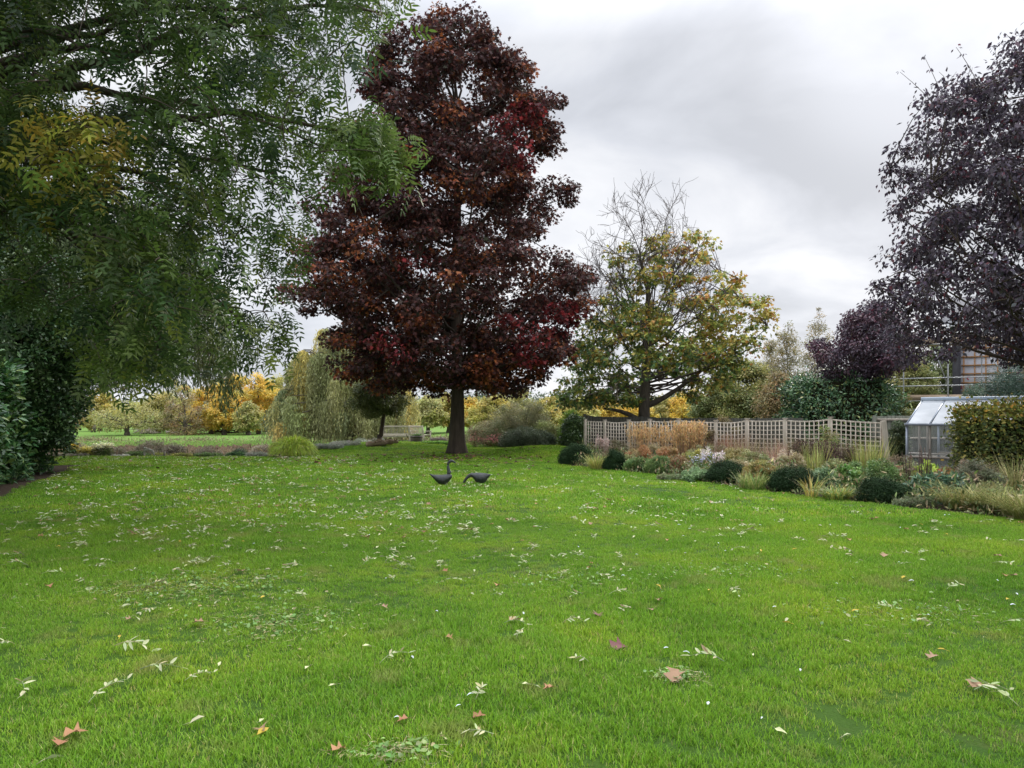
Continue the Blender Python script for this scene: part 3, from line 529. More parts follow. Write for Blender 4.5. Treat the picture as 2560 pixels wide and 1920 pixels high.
# ---------------------------------------------------------------- hedges, shrubs and bed plants
def shrub(name, label, cat, x, D, w_, h, palette, seed, n=None, size=.06, asp=.5, shape='kite', mat=LEAF, group=None, depth=None, droop=.1, stems=14, flat=.8, rad=None, z0=None, cone=0., part='foliage', layer=.5, zoff=0, airy=0):
    """leafy mound of height h and width w_ standing on the ground at (x, D)"""
    rng = np.random.default_rng(seed); bz = zg(x, D) + zoff if z0 is None else z0; depth = depth or w_; t = empty(name, (x, D, bz), label, cat, group)
    n = n or max(14, int(22 * w_ * depth * max(h, .5) / (.5 * .5 * .5)) ** 1 if w_ < .01 else 40)
    rad = rad or (min(w_, h) * .10, min(w_, h) * .22)
    cr = rng.uniform(*rad, n); a = rng.uniform(0, 6.283, n); q = rng.random(n) ** .42; v = rng.random(n) ** .8
    zt = np.sqrt(np.clip(1 - (q * (1 - .0)) ** 2 * .92, .05, 1)) * (1 - cone * q)
    cz = np.maximum((h - cr * flat) * zt * (v ** layer), cr * .5); k = (.75 + .25 * np.sqrt(np.clip(cz / h * 3, 0, 1))) * (1 - cone * .55 * np.clip(cz / h, 0, 1))
    cc = np.stack([(w_ / 2 - cr * .6) * q * np.cos(a) * k, (depth / 2 - cr * .6) * q * np.sin(a) * k, cz], -1)
    per = int(np.clip(1.6 * np.mean(cr) ** 2 * 12.5 / (size * size * asp), 12, 420) * (1 - airy)); sub = pal(rng, palette, n, .15)
    def cf(kk, P): return pal(rng, palette, len(kk), .2) * .5 + sub[kk] * .5
    B = MB(); clump_leaves(B, rng, cc, cr, per, size, asp, cf, shape, flat=flat, droop=droop, shell=.45); B.build(part, mat, t)
    T = MB()
    for i in range(stems):
        c = cc[rng.integers(n)]; T.tube(curve(np.array((c[0] * .2, c[1] * .2, -.05)), np.array((c[0] * .5, c[1] * .5, c[2] * .6)), c, 5), np.linspace(.012 + .01 * h, .004, 5), 4, cap=False)
    T.build('stems', TWIG, t); return t
def grass_clump(name, label, cat, x, D, rad, h, palette, seed, n=500, wd=.012, arch=.6, group=None, plume=None, mat=None, ry=None, erect=0., z0=None, nstem=0, seedcol=None, bw=None):
    rng = np.random.default_rng(seed); bz = zg(x, D) if z0 is None else z0; t = empty(name, (x, D, bz), label, cat, group); ry = ry or rad
    a = rng.uniform(0, 6.283, n); r = np.sqrt(rng.random(n)); P = np.stack([rad * .55 * r * np.cos(a), ry * .55 * r * np.sin(a), 0 * r - .02], -1)
    b = a + rng.normal(0, .7, n); lean = rng.uniform(.1, 1, n) * arch * (.4 + .8 * r); ln = h * rng.uniform(.7, 1.2, n) * (1 + .25 * lean)
    B = MB(); m = 5; s = np.linspace(0, 1, m); O = np.stack([np.cos(b), np.sin(b), 0 * b], -1); S = np.stack([-np.sin(b), np.cos(b), 0 * b], -1)
    curl = rng.uniform(.2, 1., n) * arch
    pos = P[:, None] + ln[:, None, None] * (O[:, None] * (lean[:, None] * s + curl[:, None] * s ** 2 * .6)[..., None] + np.array((0, 0, 1.)) * (s[None] - curl[:, None] * .55 * s[None] ** 2.6)[..., None])
    hw = (wd * rng.uniform(.6, 1.2, n) / 2)[:, None] * np.array((1, .95, .8, .5, .08))
    V = np.stack([pos - S[:, None] * hw[..., None], pos + S[:, None] * hw[..., None]], 2).reshape(-1, 3); o = (np.arange(n) * m * 2)[:, None, None]; q = np.arange(m - 1)[None, :, None] * 2
    f = (o + q + np.array((0, 1, 3, 2))[None, None]).reshape(-1, 4); B.add(V, [f], np.repeat(pal(rng, palette, n, .2), m * 2, 0)); B.build('leaves', mat or DRY, t)
    if plume:
        pc, np_, pl, pwid, ph = plume; T = MB(); G = MB()
        for i in range(np_):
            a_ = rng.uniform(0, 6.283); r_ = math.sqrt(rng.random()); p0 = np.array((rad * .6 * r_ * math.cos(a_), ry * .6 * r_ * math.sin(a_), 0)); hh = ph * rng.uniform(.82, 1.08)
            e = p0 + np.array((rng.normal(0, .07) + .12 * erect * 0, rng.normal(0, .07), 1.)) * hh; e[0] += p0[0] * .35; e[1] += p0[1] * .35
            T.tube(np.array([p0, (p0 + e) / 2 + rng.normal(0, .01, 3), e]), (.004, .0035, .002), 3, pal(rng, pc, 1)[0], cap=False)
            nn_ = 16; ss = rng.random(nn_); Pq = e - (e - p0) / hh * (ss * pl)[:, None] + rng.normal(0, pwid * .25, (nn_, 3)); Aq = nrm(np.array((0, 0, 1.)) + .35 * rng.standard_normal((nn_, 3)))
            leaves(G, Pq, Aq, rng.standard_normal((nn_, 3)), pl * .22, pwid, pal(rng, pc, nn_, .15), 'kite')
        T.build('stalks', DRY, t); G.build('plumes', DRY, t)
    return t
def seed_stems(name, label, cat, x, D, w_, h, seed, n=22, stemc=(.10, .075, .055), head='spike', headc=[(1, (.07, .05, .04))], leafc=None, group=None, depth=None, hl=.25, hw=.035):
    rng = np.random.default_rng(seed); t = empty(name, (x, D, zg(x, D)), label, cat, group); T = MB(); G = MB(); Lf = MB(); depth = depth or w_
    for i in range(n):
        p0 = np.array((rng.uniform(-.5, .5) * w_ * .8, rng.uniform(-.5, .5) * depth * .8, -.02)); hh = h * rng.uniform(.72, 1.05); e = p0 + np.array((rng.normal(0, .06), rng.normal(0, .06), 1)) * hh
        P = curve(p0, (p0 + e) / 2 + rng.normal(0, .03, 3), e, 6); T.tube(P, np.linspace(.006, .003, 6), 3, stemc, cap=False)
        if head == 'spike':
            m = 40; s = rng.random(m); Pq = e - (e - p0) / hh * (s * hl)[:, None] + rng.normal(0, hw * .4, (m, 3)) * np.array((1, 1, .3)); leaves(G, Pq, nrm(rng.standard_normal((m, 3)) + (0, 0, .6)), rng.standard_normal((m, 3)), hw * 1.1, hw * .7, pal(rng, headc, m, .25)); G.tube(np.array([e - (e - p0) / hh * hl * 1.05, e]), (.007, .005), 4, pal(rng, headc, 1)[0])
        elif head == 'flower':
            for q in range(rng.integers(4, 9)):
                c = e + rng.normal(0, w_ * .06 + .03, 3); m = 9; aa = np.arange(m) / m * 6.283; A = np.stack([np.cos(aa), np.sin(aa), .25 + 0 * aa], -1); leaves(G, np.tile(c, (m, 1)), A, np.tile((0, -.4, 1.), (m, 1)) + 0 * A, hw, hw * .55, pal(rng, headc, m, .12))
                T.tube(np.array([e - (0, 0, .12), c]), .002, 3, stemc, cap=False)
        elif head == 'plumy':
            G1 = MB(); G1.tube(np.array([e - (0, 0, hl * .7), e, e + (0, 0, hl * .6)]), (hw * .12, hw * .22, hw * .08), 5, pal(rng, headc, 1)[0]); m = 110; Pq = e + np.clip(rng.normal(0, 1, (m, 3)), -1.6, 1.6) * np.array((hw * .75, hw * .75, hl * .30)); leaves(G1, Pq, nrm(rng.standard_normal((m, 3)) + (0, 0, .5)), rng.standard_normal((m, 3)), hw * .9, hw * .45, pal(rng, headc, m, .15)); G1.build('flower_head', DRY, t)
        if leafc:
            m = 26; s = rng.uniform(.03, .8, m); Pq = p0 + (e - p0) * s[:, None]; leaves(Lf, Pq, nrm(rng.standard_normal((m, 3)) * (1, 1, .4) + (0, 0, .15)), np.tile((0, 0, 1.), (m, 1)) + .4 * rng.standard_normal((m, 3)), rng.uniform(.06, .13, m), .028, pal(rng, leafc, m, .25), 'lens')
    T.build('stems', leaf_mat('stem', rough=.8, trans=0, spec=.2), t)
    if G.n: G.build('seed_heads' if head != 'flower' else 'flowers', DRY, t)
    if leafc: Lf.build('leaves', LEAF, t)
    return t
def box_hedge(name, label, cat, c0, c1, wid, h, palette, seed, n, size, asp, mat, lump=.15, shape='lens', core=True, z0=None, round_=.35, top_pal=None, fluff=.12):
    """clipped hedge along a line from c0 to c1"""
    rng = np.random.default_rng(seed); c0 = np.array(c0, float); c1 = np.array(c1, float); mid = (c0 + c1) / 2; bz = zg(*mid) if z0 is None else z0; t = empty(name, (mid[0], mid[1], bz), label, cat)
    u = c1 - c0; ln = np.linalg.norm(u); u /= ln; v = np.array((-u[1], u[0])); hl = ln / 2; hw = wid / 2
    d = rng.uniform(-1, 1, (n * 3, 3)) * (hl, hw, 1); d[:, 2] = rng.uniform(0, h, n * 3)
    # push points onto the nearest face
    fa = rng.choice(5, n * 3, p=np.array([wid * h, wid * h, ln * h, ln * h, ln * wid]) / (2 * wid * h + 2 * ln * h + ln * wid)); q = d.copy()
    q[fa == 0, 0] = -hl; q[fa == 1, 0] = hl; q[fa == 2, 1] = -hw; q[fa == 3, 1] = hw; q[fa == 4, 2] = h
    nn = np.zeros_like(q); nn[fa == 0, 0] = -1; nn[fa == 1, 0] = 1; nn[fa == 2, 1] = -1; nn[fa == 3, 1] = 1; nn[fa == 4, 2] = 1
    # rounded corners: shrink towards an inner box
    inner = np.stack([np.clip(q[:, 0], -hl + round_, hl - round_), np.clip(q[:, 1], -hw + min(round_, hw * .9), hw - min(round_, hw * .9)), np.clip(q[:, 2], 0, h - round_)], -1); dd = q - inner; L_ = np.linalg.norm(dd, axis=1, keepdims=True); q = inner + dd / (L_ + 1e-6) * round_; nn = nrm(dd + nn * .2)
    lu = lump * (np.sin(q[:, 0] * 2.3 + seed) * np.sin(q[:, 2] * 2.9 + 1) + .6 * np.sin(q[:, 0] * 5.1 + q[:, 2] * 4.3)); q = q + nn * (lu + rng.normal(0, fluff, len(q)) - fluff)[:, None]
    W = np.stack([u[0] * q[:, 0] + v[0] * q[:, 1], u[1] * q[:, 0] + v[1] * q[:, 1], q[:, 2]], -1); NW = np.stack([u[0] * nn[:, 0] + v[0] * nn[:, 1], u[1] * nn[:, 0] + v[1] * nn[:, 1], nn[:, 2]], -1)
    m = len(W); A = nrm(NW * .7 + .75 * rng.standard_normal((m, 3)) + (0, 0, -.05)); Nn = nrm(NW + (0, 0, .5) + .5 * rng.standard_normal((m, 3))); Ls = size * rng.uniform(.6, 1.25, m)
    col = pal(rng, palette, m, .22)
    if top_pal:
        k = (q[:, 2] > h - .35 + rng.normal(0, .15, m)) & (rng.random(m) < .75); col[k] = pal(rng, top_pal, k.sum(), .2)
    B = MB(); leaves(B, W, A, Nn, Ls, Ls * asp, col, shape); B.build('foliage', mat, t)
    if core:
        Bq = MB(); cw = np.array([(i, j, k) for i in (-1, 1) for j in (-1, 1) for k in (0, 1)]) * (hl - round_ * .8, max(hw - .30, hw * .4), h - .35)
        Bq.add(np.stack([u[0] * cw[:, 0] + v[0] * cw[:, 1], u[1] * cw[:, 0] + v[1] * cw[:, 1], cw[:, 2]], -1), [[[0, 1, 3, 2], [4, 6, 7, 5], [0, 4, 5, 1], [2, 3, 7, 6], [0, 2, 6, 4], [1, 5, 7, 3]]]); Bq.build('shaded_twig_core', CORE, t)
    return t
LAU = [(5, (.045, .105, .035)), (3, (.075, .15, .045)), (1, (.15, .22, .06)), (2, (.028, .07, .028))]
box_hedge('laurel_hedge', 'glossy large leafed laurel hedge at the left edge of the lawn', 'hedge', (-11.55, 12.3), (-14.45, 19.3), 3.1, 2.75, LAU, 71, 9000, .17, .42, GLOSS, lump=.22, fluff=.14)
round_tree('evergreen_holly_tree', 'dark small leafed evergreen rising above the laurel hedge on the left', 'tree', 30, 18.5, [(1130, -60, 170), (1000, -120, 215), (880, -180, 262), (780, -200, 258), (700, -200, 235), (620, -180, 150), (540, -120, 90)], 380, 380, .105, .55, [(5, (.042, .085, .034)), (3, (.075, .12, .045)), (1, (.11, .15, .06)), (2, (.028, .06, .026))], 72, .2, (.35, .6), mat=GLOSS, limbn=30, droop=.1, bias=.33)
# laurel bush behind the fence
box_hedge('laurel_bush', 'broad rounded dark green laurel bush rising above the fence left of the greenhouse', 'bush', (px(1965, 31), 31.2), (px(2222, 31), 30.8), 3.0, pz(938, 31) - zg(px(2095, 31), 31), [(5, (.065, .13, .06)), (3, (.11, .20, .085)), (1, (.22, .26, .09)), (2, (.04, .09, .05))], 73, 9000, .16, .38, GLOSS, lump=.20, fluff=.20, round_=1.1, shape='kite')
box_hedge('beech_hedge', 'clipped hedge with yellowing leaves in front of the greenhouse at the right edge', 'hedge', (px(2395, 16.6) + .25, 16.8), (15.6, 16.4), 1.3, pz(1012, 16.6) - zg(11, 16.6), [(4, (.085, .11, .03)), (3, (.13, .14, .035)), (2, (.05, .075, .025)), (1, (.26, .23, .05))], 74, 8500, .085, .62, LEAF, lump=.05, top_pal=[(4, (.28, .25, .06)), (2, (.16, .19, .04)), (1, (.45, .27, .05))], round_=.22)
# clipped yew domes along the lawn edge
TOP = [(5, (.022, .046, .018)), (2, (.034, .062, .024)), (1, (.015, .031, .014))]
YEW = leaf_mat('leaf_yew', rough=.7, trans=.1, spec=.15, gain=1.3)
for i, (p0, p1, yt, yb, lab) in enumerate((
    (1400, 1480, 1106, 1168, 'dark clipped dome bush at the far end of the lawn edge, nearest the big maple'),
    (1508, 1568, 1115, 1182, 'narrow egg shaped dark clipped bush in front of the orange leaved plants'),
    (1768, 1866, 1150, 1214, 'dark clipped dome bush beside the white fluffy flower heads'),
    (1930, 2036, 1160, 1235, 'dark clipped dome bush with yellow strap leaves at its foot'),
    (2146, 2262, 1186, 1262, 'widest and nearest dark clipped dome bush, in front of the greenhouse'))):
    D = F * 1.6 / (yb - HOR - 3) ; D += (p1 - p0) / F * D * .5; w_ = (p1 - p0) / F * D * 1.1
    shrub('topiary_bush', lab, 'topiary bush', px((p0 + p1) / 2, D), D, w_, pz(yt - 5, D) - zg(px((p0 + p1) / 2, D), D), TOP, 80 + i, n=130, size=.034, asp=.35, shape='kite', mat=YEW, rad=(w_ * .12, w_ * .17), group='clipped dome bushes along the lawn edge', cone=.35 if i == 1 else 0, flat=.95, layer=.7, stems=6)
def P_(p, D): return px(p, D)
def bedplant(fn, name, label, cat, p, D, pw, yt, *a, **k):
    x = px(p, D); w_ = pw / F * D * (1.15 if fn is shrub and p > 1500 else 1); h = pz(yt - (5 if p > 1450 else 0), D) - zg(x, D); return fn(name, label, cat, x, D, *((w_, h) if fn is not grass_clump else (w_ / 2, h)), *a, **k)
B_ = bedplant
GOLD = [(4, (.56, .40, .20)), (2, (.42, .30, .16)), (1, (.30, .21, .12))]
STRAW = [(3, (.42, .36, .19)), (2, (.25, .23, .10)), (2, (.16, .18, .06))]
# tall feather reed grasses in front of the trellis
B_(grass_clump, 'feather_reed_grass', 'sparser straw coloured feather grass in front of the left part of the trellis', 'ornamental grass', 1603, 23.5, 92, 1112, [(2, (.28, .2, .12)), (1, (.36, .28, .14))], 101, n=260, wd=.012, arch=.15, plume=(GOLD, 95, .42, .022, pz(1066, 23.5) - zg(4.2, 23.5)), ry=.35)
B_(grass_clump, 'feather_reed_grass', 'dense golden feather grass in front of the middle of the trellis', 'ornamental grass', 1720, 22.6, 108, 1110, [(2, (.26, .17, .11)), (1, (.36, .26, .13))], 102, n=520, wd=.013, arch=.15, plume=(GOLD, 230, .46, .026, pz(1064, 22.6) - zg(5.4, 22.6)), ry=.45)
B_(grass_clump, 'feather_reed_grass', 'small clump of golden feather grass between the two bigger clumps', 'ornamental grass', 1655, 23.4, 36, 1112, [(2, (.28, .2, .12)), (1, (.36, .28, .14))], 103, n=120, wd=.012, arch=.15, plume=(GOLD, 36, .42, .022, pz(1072, 23.4) - zg(4.9, 23.4)), ry=.3)
B_(grass_clump, 'rust_grass', 'wispy reddish brown grass right of the golden feather grass', 'ornamental grass', 1828, 20.8, 118, 1092, [(3, (.24, .13, .09)), (2, (.33, .22, .14)), (1, (.16, .10, .07))], 104, n=900, wd=.008, arch=.3, ry=.5)
# orange and green mounds
OC = [(4, (.34, .19, .09)), (2, (.28, .17, .08)), (2, (.25, .23, .09)), (1, (.32, .13, .07))]
GN = [(4, (.10, .17, .05)), (2, (.15, .21, .06)), (2, (.065, .11, .04))]
YG = [(3, (.22, .24, .06)), (2, (.30, .28, .08)), (2, (.13, .16, .05))]
B_(shrub, 'orange_spurge', 'orange leaved low plant left of the golden grass, behind the egg shaped bush', 'plant', 1598, 21.6, 78, 1110, OC, 110, n=60, size=.05, asp=.35, rad=(.08, .14), mat=LEAF)
B_(shrub, 'orange_spurge', 'brighter orange leaved low plant below the golden feather grass', 'plant', 1668, 20.8, 82, 1114, OC, 111, n=60, size=.05, asp=.35, rad=(.08, .14))
B_(shrub, 'leafy_perennial', 'fresh green leafy mound right beside the egg shaped bush', 'plant', 1592, 19.3, 62, 1140, GN, 112, n=60, size=.05, asp=.35, rad=(.08, .13))
B_(shrub, 'leafy_perennial', 'green leafy mound in front of the orange plants', 'plant', 1650, 18.6, 70, 1142, GN, 113, n=60, size=.05, asp=.35, rad=(.08, .13))
B_(shrub, 'brown_perennial', 'rusty brown dying mound left of the yellow green bush', 'plant', 1700, 18.3, 58, 1138, [(3, (.22, .13, .07)), (2, (.14, .12, .05)), (1, (.30, .17, .08))], 114, n=50, size=.045, asp=.3, rad=(.07, .12), airy=.4)
B_(shrub, 'yellow_green_bush', 'yellow green leafy bush in front of the golden feather grass', 'bush', 1745, 18.9, 92, 1120, YG, 115, n=80, size=.05, asp=.4, rad=(.09, .15))
B_(shrub, 'grey_green_perennial', 'pale grey green leafy plant left of the third clipped dome', 'plant', 1742, 16.6, 66, 1172, [(3, (.22, .32, .16)), (2, (.14, .22, .10))], 116, n=40, size=.07, asp=.3, rad=(.06, .11), shape='lens')
B_(seed_stems, 'lilac_aster', 'pale lilac flowers left of the white fluffy heads', 'flower', 1757, 17.4, 54, 1148, 117, n=16, head='flower', headc=[(3, (.48, .46, .66)), (1, (.7, .68, .8))], leafc=GN, hw=.022, stemc=(.1, .14, .06))
B_(seed_stems, 'white_flower', 'white fluffy flower heads behind the third clipped dome', 'flower', 1784, 17.6, 46, 1133, 118, n=12, head='plumy', headc=[(3, (.56, .51, .49)), (1, (.42, .36, .34))], hl=.2, hw=.042, stemc=(.2, .14, .08))
B_(shrub, 'tawny_bush', 'yellow and tawny mound behind and right of the third clipped dome', 'bush', 1836, 18.6, 104, 1118, [(3, (.27, .25, .09)), (2, (.32, .24, .11)), (1, (.14, .15, .05))], 119, n=80, size=.045, asp=.35, rad=(.09, .15))
B_(shrub, 'tawny_bush', 'tawny orange and green mound between the third and fourth clipped domes', 'bush', 1902, 15.6, 84, 1150, [(3, (.25, .23, .07)), (2, (.33, .21, .09)), (2, (.13, .16, .05))], 120, n=80, size=.04, asp=.35, rad=(.07, .12))
B_(grass_clump, 'strap_leaf_plant', 'green and straw strap leaves between the third and fourth clipped domes', 'plant', 1885, 14.9, 80, 1184, [(3, (.14, .21, .05)), (2, (.32, .32, .12))], 121, n=220, wd=.013, arch=.7, mat=LEAF)
B_(grass_clump, 'strap_leaf_plant', 'yellow green strappy clump between the first two clipped domes', 'plant', 1490, 19.8, 46, 1138, [(3, (.22, .27, .06)), (2, (.36, .30, .10))], 122, n=240, wd=.014, arch=.7, mat=LEAF)
B_(seed_stems, 'pink_seed_heads', 'pale pink dried heads just left of the egg shaped bush', 'flower', 1508, 21.0, 36, 1104, 123, n=14, head='plumy', headc=[(3, (.38, .30, .27)), (1, (.30, .21, .18))], hl=.25, hw=.035, stemc=(.2, .14, .1))
B_(shrub, 'brown_perennial', 'dull olive brown shrubby plant against the second trellis panel', 'plant', 1545, 23.2, 70, 1096, [(3, (.15, .13, .07)), (2, (.10, .11, .05)), (1, (.22, .12, .10))], 124, n=60, size=.04, asp=.35, rad=(.09, .15), airy=.5)
B_(grass_clump, 'pink_grass', 'pinkish red grass behind the fourth clipped dome', 'ornamental grass', 1946, 17.6, 50, 1112, [(3, (.36, .21, .16)), (2, (.42, .33, .24)), (1, (.25, .15, .1))], 125, n=300, wd=.011, arch=.25, ry=.35)
B_(seed_stems, 'white_seed_heads', 'cream fluffy heads low beside the pinkish red grass', 'flower', 1968, 16.6, 76, 1140, 126, n=18, head='plumy', headc=[(3, (.46, .40, .30)), (1, (.38, .28, .22))], hl=.20, hw=.035, stemc=(.2, .14, .08))
SD = [(3, (.075, .05, .042)), (2, (.12, .085, .065))]
for i, (p, D, pw, yt, lab) in enumerate(((1996, 17.0, 44, 1104, 'dark brown dried flower spikes just right of the pinkish red grass'), (2040, 17.3, 46, 1108, 'dark brown dried flower spikes behind the right shoulder of the fourth dome'), (2080, 16.4, 46, 1110, 'dark brown dried flower spikes below the leafy shrub on the trellis'), (2117, 16.9, 40, 1116, 'dark brown dried flower spikes left of the yellow green iris leaves'))):
    B_(seed_stems, 'dried_flower_spikes', lab, 'flower', p, D, pw, yt, 130 + i, n=30, headc=SD, leafc=[(2, (.17, .19, .06)), (1, (.10, .12, .05))], hl=.38, hw=.04, group='dried flower spikes in the border')
B_(grass_clump, 'iris_leaves', 'upright yellow green iris leaves left of the leaning trellis post', 'plant', 2170, 16.6, 96, 1108, [(4, (.27, .29, .08)), (3, (.19, .23, .07)), (2, (.36, .31, .15))], 140, n=360, wd=.020, arch=.28, mat=LEAF, ry=.35)
B_(grass_clump, 'iris_leaves', 'upright straw and green iris leaves behind the fourth dome', 'plant', 2035, 16.6, 70, 1120, [(3, (.34, .34, .12)), (2, (.22, .25, .08))], 141, n=260, wd=.018, arch=.3, mat=LEAF, ry=.35)
B_(shrub, 'climbing_shrub', 'light green leafy shrub growing up the trellis post', 'shrub', 2068, 18.9, 50, 1040, [(3, (.20, .28, .07)), (2, (.12, .19, .06)), (1, (.26, .17, .08))], 142, n=42, size=.085, asp=.28, rad=(.10, .17), shape='lens', airy=.5, layer=.9)
B_(shrub, 'climber', 'brown and green climber covering the middle of the trellis', 'shrub', 1812, 22.4, 96, 1036, [(3, (.13, .10, .055)), (2, (.16, .15, .05)), (1, (.22, .12, .06))], 143, n=70, size=.06, asp=.5, rad=(.12, .2), airy=.35, layer=1., depth=.6)
B_(grass_clump, 'strap_leaf_plant', 'orange and yellow upright strap leaves at the foot of the fourth clipped dome', 'plant', 2030, 13.6, 52, 1190, [(2, (.38, .29, .09)), (3, (.20, .24, .07))], 144, n=70, wd=.016, arch=.6, mat=LEAF)
B_(grass_clump, 'strap_leaf_plant', 'low green strappy leaves with yellow tips between the fourth and fifth domes', 'plant', 2092, 13.2, 100, 1216, [(4, (.13, .20, .05)), (2, (.36, .33, .08))], 145, n=420, wd=.014, arch=.95, mat=LEAF)
B_(shrub, 'leafy_perennial', 'blue green leafy plant right behind the fourth clipped dome', 'plant', 2064, 14.6, 66, 1168, [(3, (.13, .20, .10)), (2, (.19, .26, .14)), (1, (.08, .12, .06))], 146, n=46, size=.07, asp=.4, rad=(.07, .12), shape='lens')
B_(shrub, 'leafy_perennial', 'bright green broad leafed plant behind and left of the fifth dome', 'plant', 2122, 14.6, 62, 1152, [(3, (.12, .24, .06)), (2, (.18, .28, .07)), (1, (.07, .14, .05))], 147, n=46, size=.10, asp=.55, rad=(.07, .12), shape='lens')
B_(shrub, 'leafy_perennial', 'tall loose green plant directly behind the fifth clipped dome', 'plant', 2205, 14.3, 96, 1142, GN, 148, n=60, size=.055, asp=.4, rad=(.08, .14), airy=.3)
for i, (p, D, pw, yt, lab) in enumerate(((2268, 14.2, 14, 1128, 'thin blackened dead stalks in front of the greenhouse corner'), (2302, 14.4, 26, 1118, 'thin reddish bare stalks in front of the first greenhouse pane'), (2322, 14.0, 20, 1112, 'thin dark dead stalks beside the bright lime leaves'))):
    B_(seed_stems, 'dead_stalks', lab, 'plant', p, D, pw, yt, 150 + i, n=7, headc=SD, hl=.5, hw=.02, stemc=(.08, .05, .045))
B_(shrub, 'lime_leafed_plant', 'bright lime green broad leaves in front of the greenhouse', 'plant', 2326, 15.6, 56, 1138, [(3, (.34, .45, .07)), (1, (.20, .32, .06))], 155, n=16, size=.19, asp=.8, rad=(.1, .17), shape='maple')
B_(shrub, 'red_leafed_plant', 'low plant with dark red and orange leaves in front of the greenhouse', 'plant', 2372, 15.0, 84, 1160, [(3, (.24, .06, .04)), (2, (.30, .15, .05)), (2, (.12, .14, .04))], 156, n=50, size=.06, asp=.35, rad=(.07, .12), airy=.2)
B_(shrub, 'hellebore', 'low dark green plant with long fingered leaves right of the fifth clipped dome', 'plant', 2345, 12.9, 150, 1182, [(4, (.06, .12, .065)), (2, (.10, .17, .10)), (1, (.035, .08, .045))], 157, n=70, size=.13, asp=.26, rad=(.08, .14), shape='lens', mat=GLOSS, depth=.9)
B_(shrub, 'grey_green_perennial', 'grey green twiggy shrub at the foot of the clipped hedge', 'shrub', 2450, 14.3, 110, 1140, [(3, (.13, .14, .09)), (2, (.10, .12, .06)), (1, (.2, .15, .1))], 158, n=70, size=.05, asp=.3, rad=(.09, .15), airy=.35)
B_(grass_clump, 'straw_grass', 'straw coloured grass clump at the right edge under the clipped hedge', 'ornamental grass', 2540, 14.8, 76, 1146, STRAW, 159, n=620, wd=.009, arch=.7)
FG = [(4, (.20, .20, .06)), (2, (.36, .31, .15)), (3, (.13, .16, .05))]
for i, (p, D, pw, yt, lab) in enumerate(((2412, 11.75, 130, 1216, 'arching olive grass clump spilling on to the lawn right of the hellebore'), (2492, 11.4, 120, 1222, 'middle arching olive grass clump at the lawn edge near the right border'), (2570, 10.6, 130, 1232, 'nearest arching straw grass clump cut off by the right border'))):
    B_(grass_clump, 'fountain_grass', lab, 'ornamental grass', p, D, pw, yt, FG, 160 + i, n=900, wd=.008, arch=1.0, group='arching grass clumps at the lawn edge')
B_(shrub, 'low_weeds', 'low grey green weeds between the fifth dome and the arching grass', 'plant', 2285, 12.2, 90, 1244, [(3, (.13, .16, .08)), (1, (.22, .18, .12))], 165, n=46, size=.05, asp=.35, rad=(.05, .09), depth=.5)
B_(grass_clump, 'strap_leaf_plant', 'thin green strappy leaves at the right foot of the third clipped dome', 'plant', 1858, 15.1, 34, 1176, [(3, (.17, .22, .07)), (2, (.40, .36, .18))], 166, n=60, wd=.010, arch=.5, mat=LEAF)
B_(shrub, 'yellow_brown_shrub', 'olive and brown shrub filling the border behind the dried spikes', 'bush', 2150, 17.9, 120, 1118, [(3, (.17, .17, .06)), (2, (.24, .19, .10))], 167, n=60, size=.05, asp=.35, rad=(.1, .16), airy=.3)
B_(shrub, 'leafy_perennial', 'low green plant trailing over the lawn edge below the yellow green bush', 'plant', 1690, 16.9, 90, 1186, [(3, (.12, .17, .07)), (2, (.22, .2, .12))], 168, n=46, size=.05, asp=.35, rad=(.05, .08), airy=.2, depth=.5)
TAN = [(3, (.26, .22, .12)), (2, (.17, .18, .08)), (2, (.34, .27, .16))]; OLV = [(3, (.17, .20, .08)), (2, (.24, .25, .10)), (1, (.30, .24, .13))]; BRN = [(3, (.19, .14, .10)), (2, (.27, .20, .14)), (1, (.14, .14, .07))]
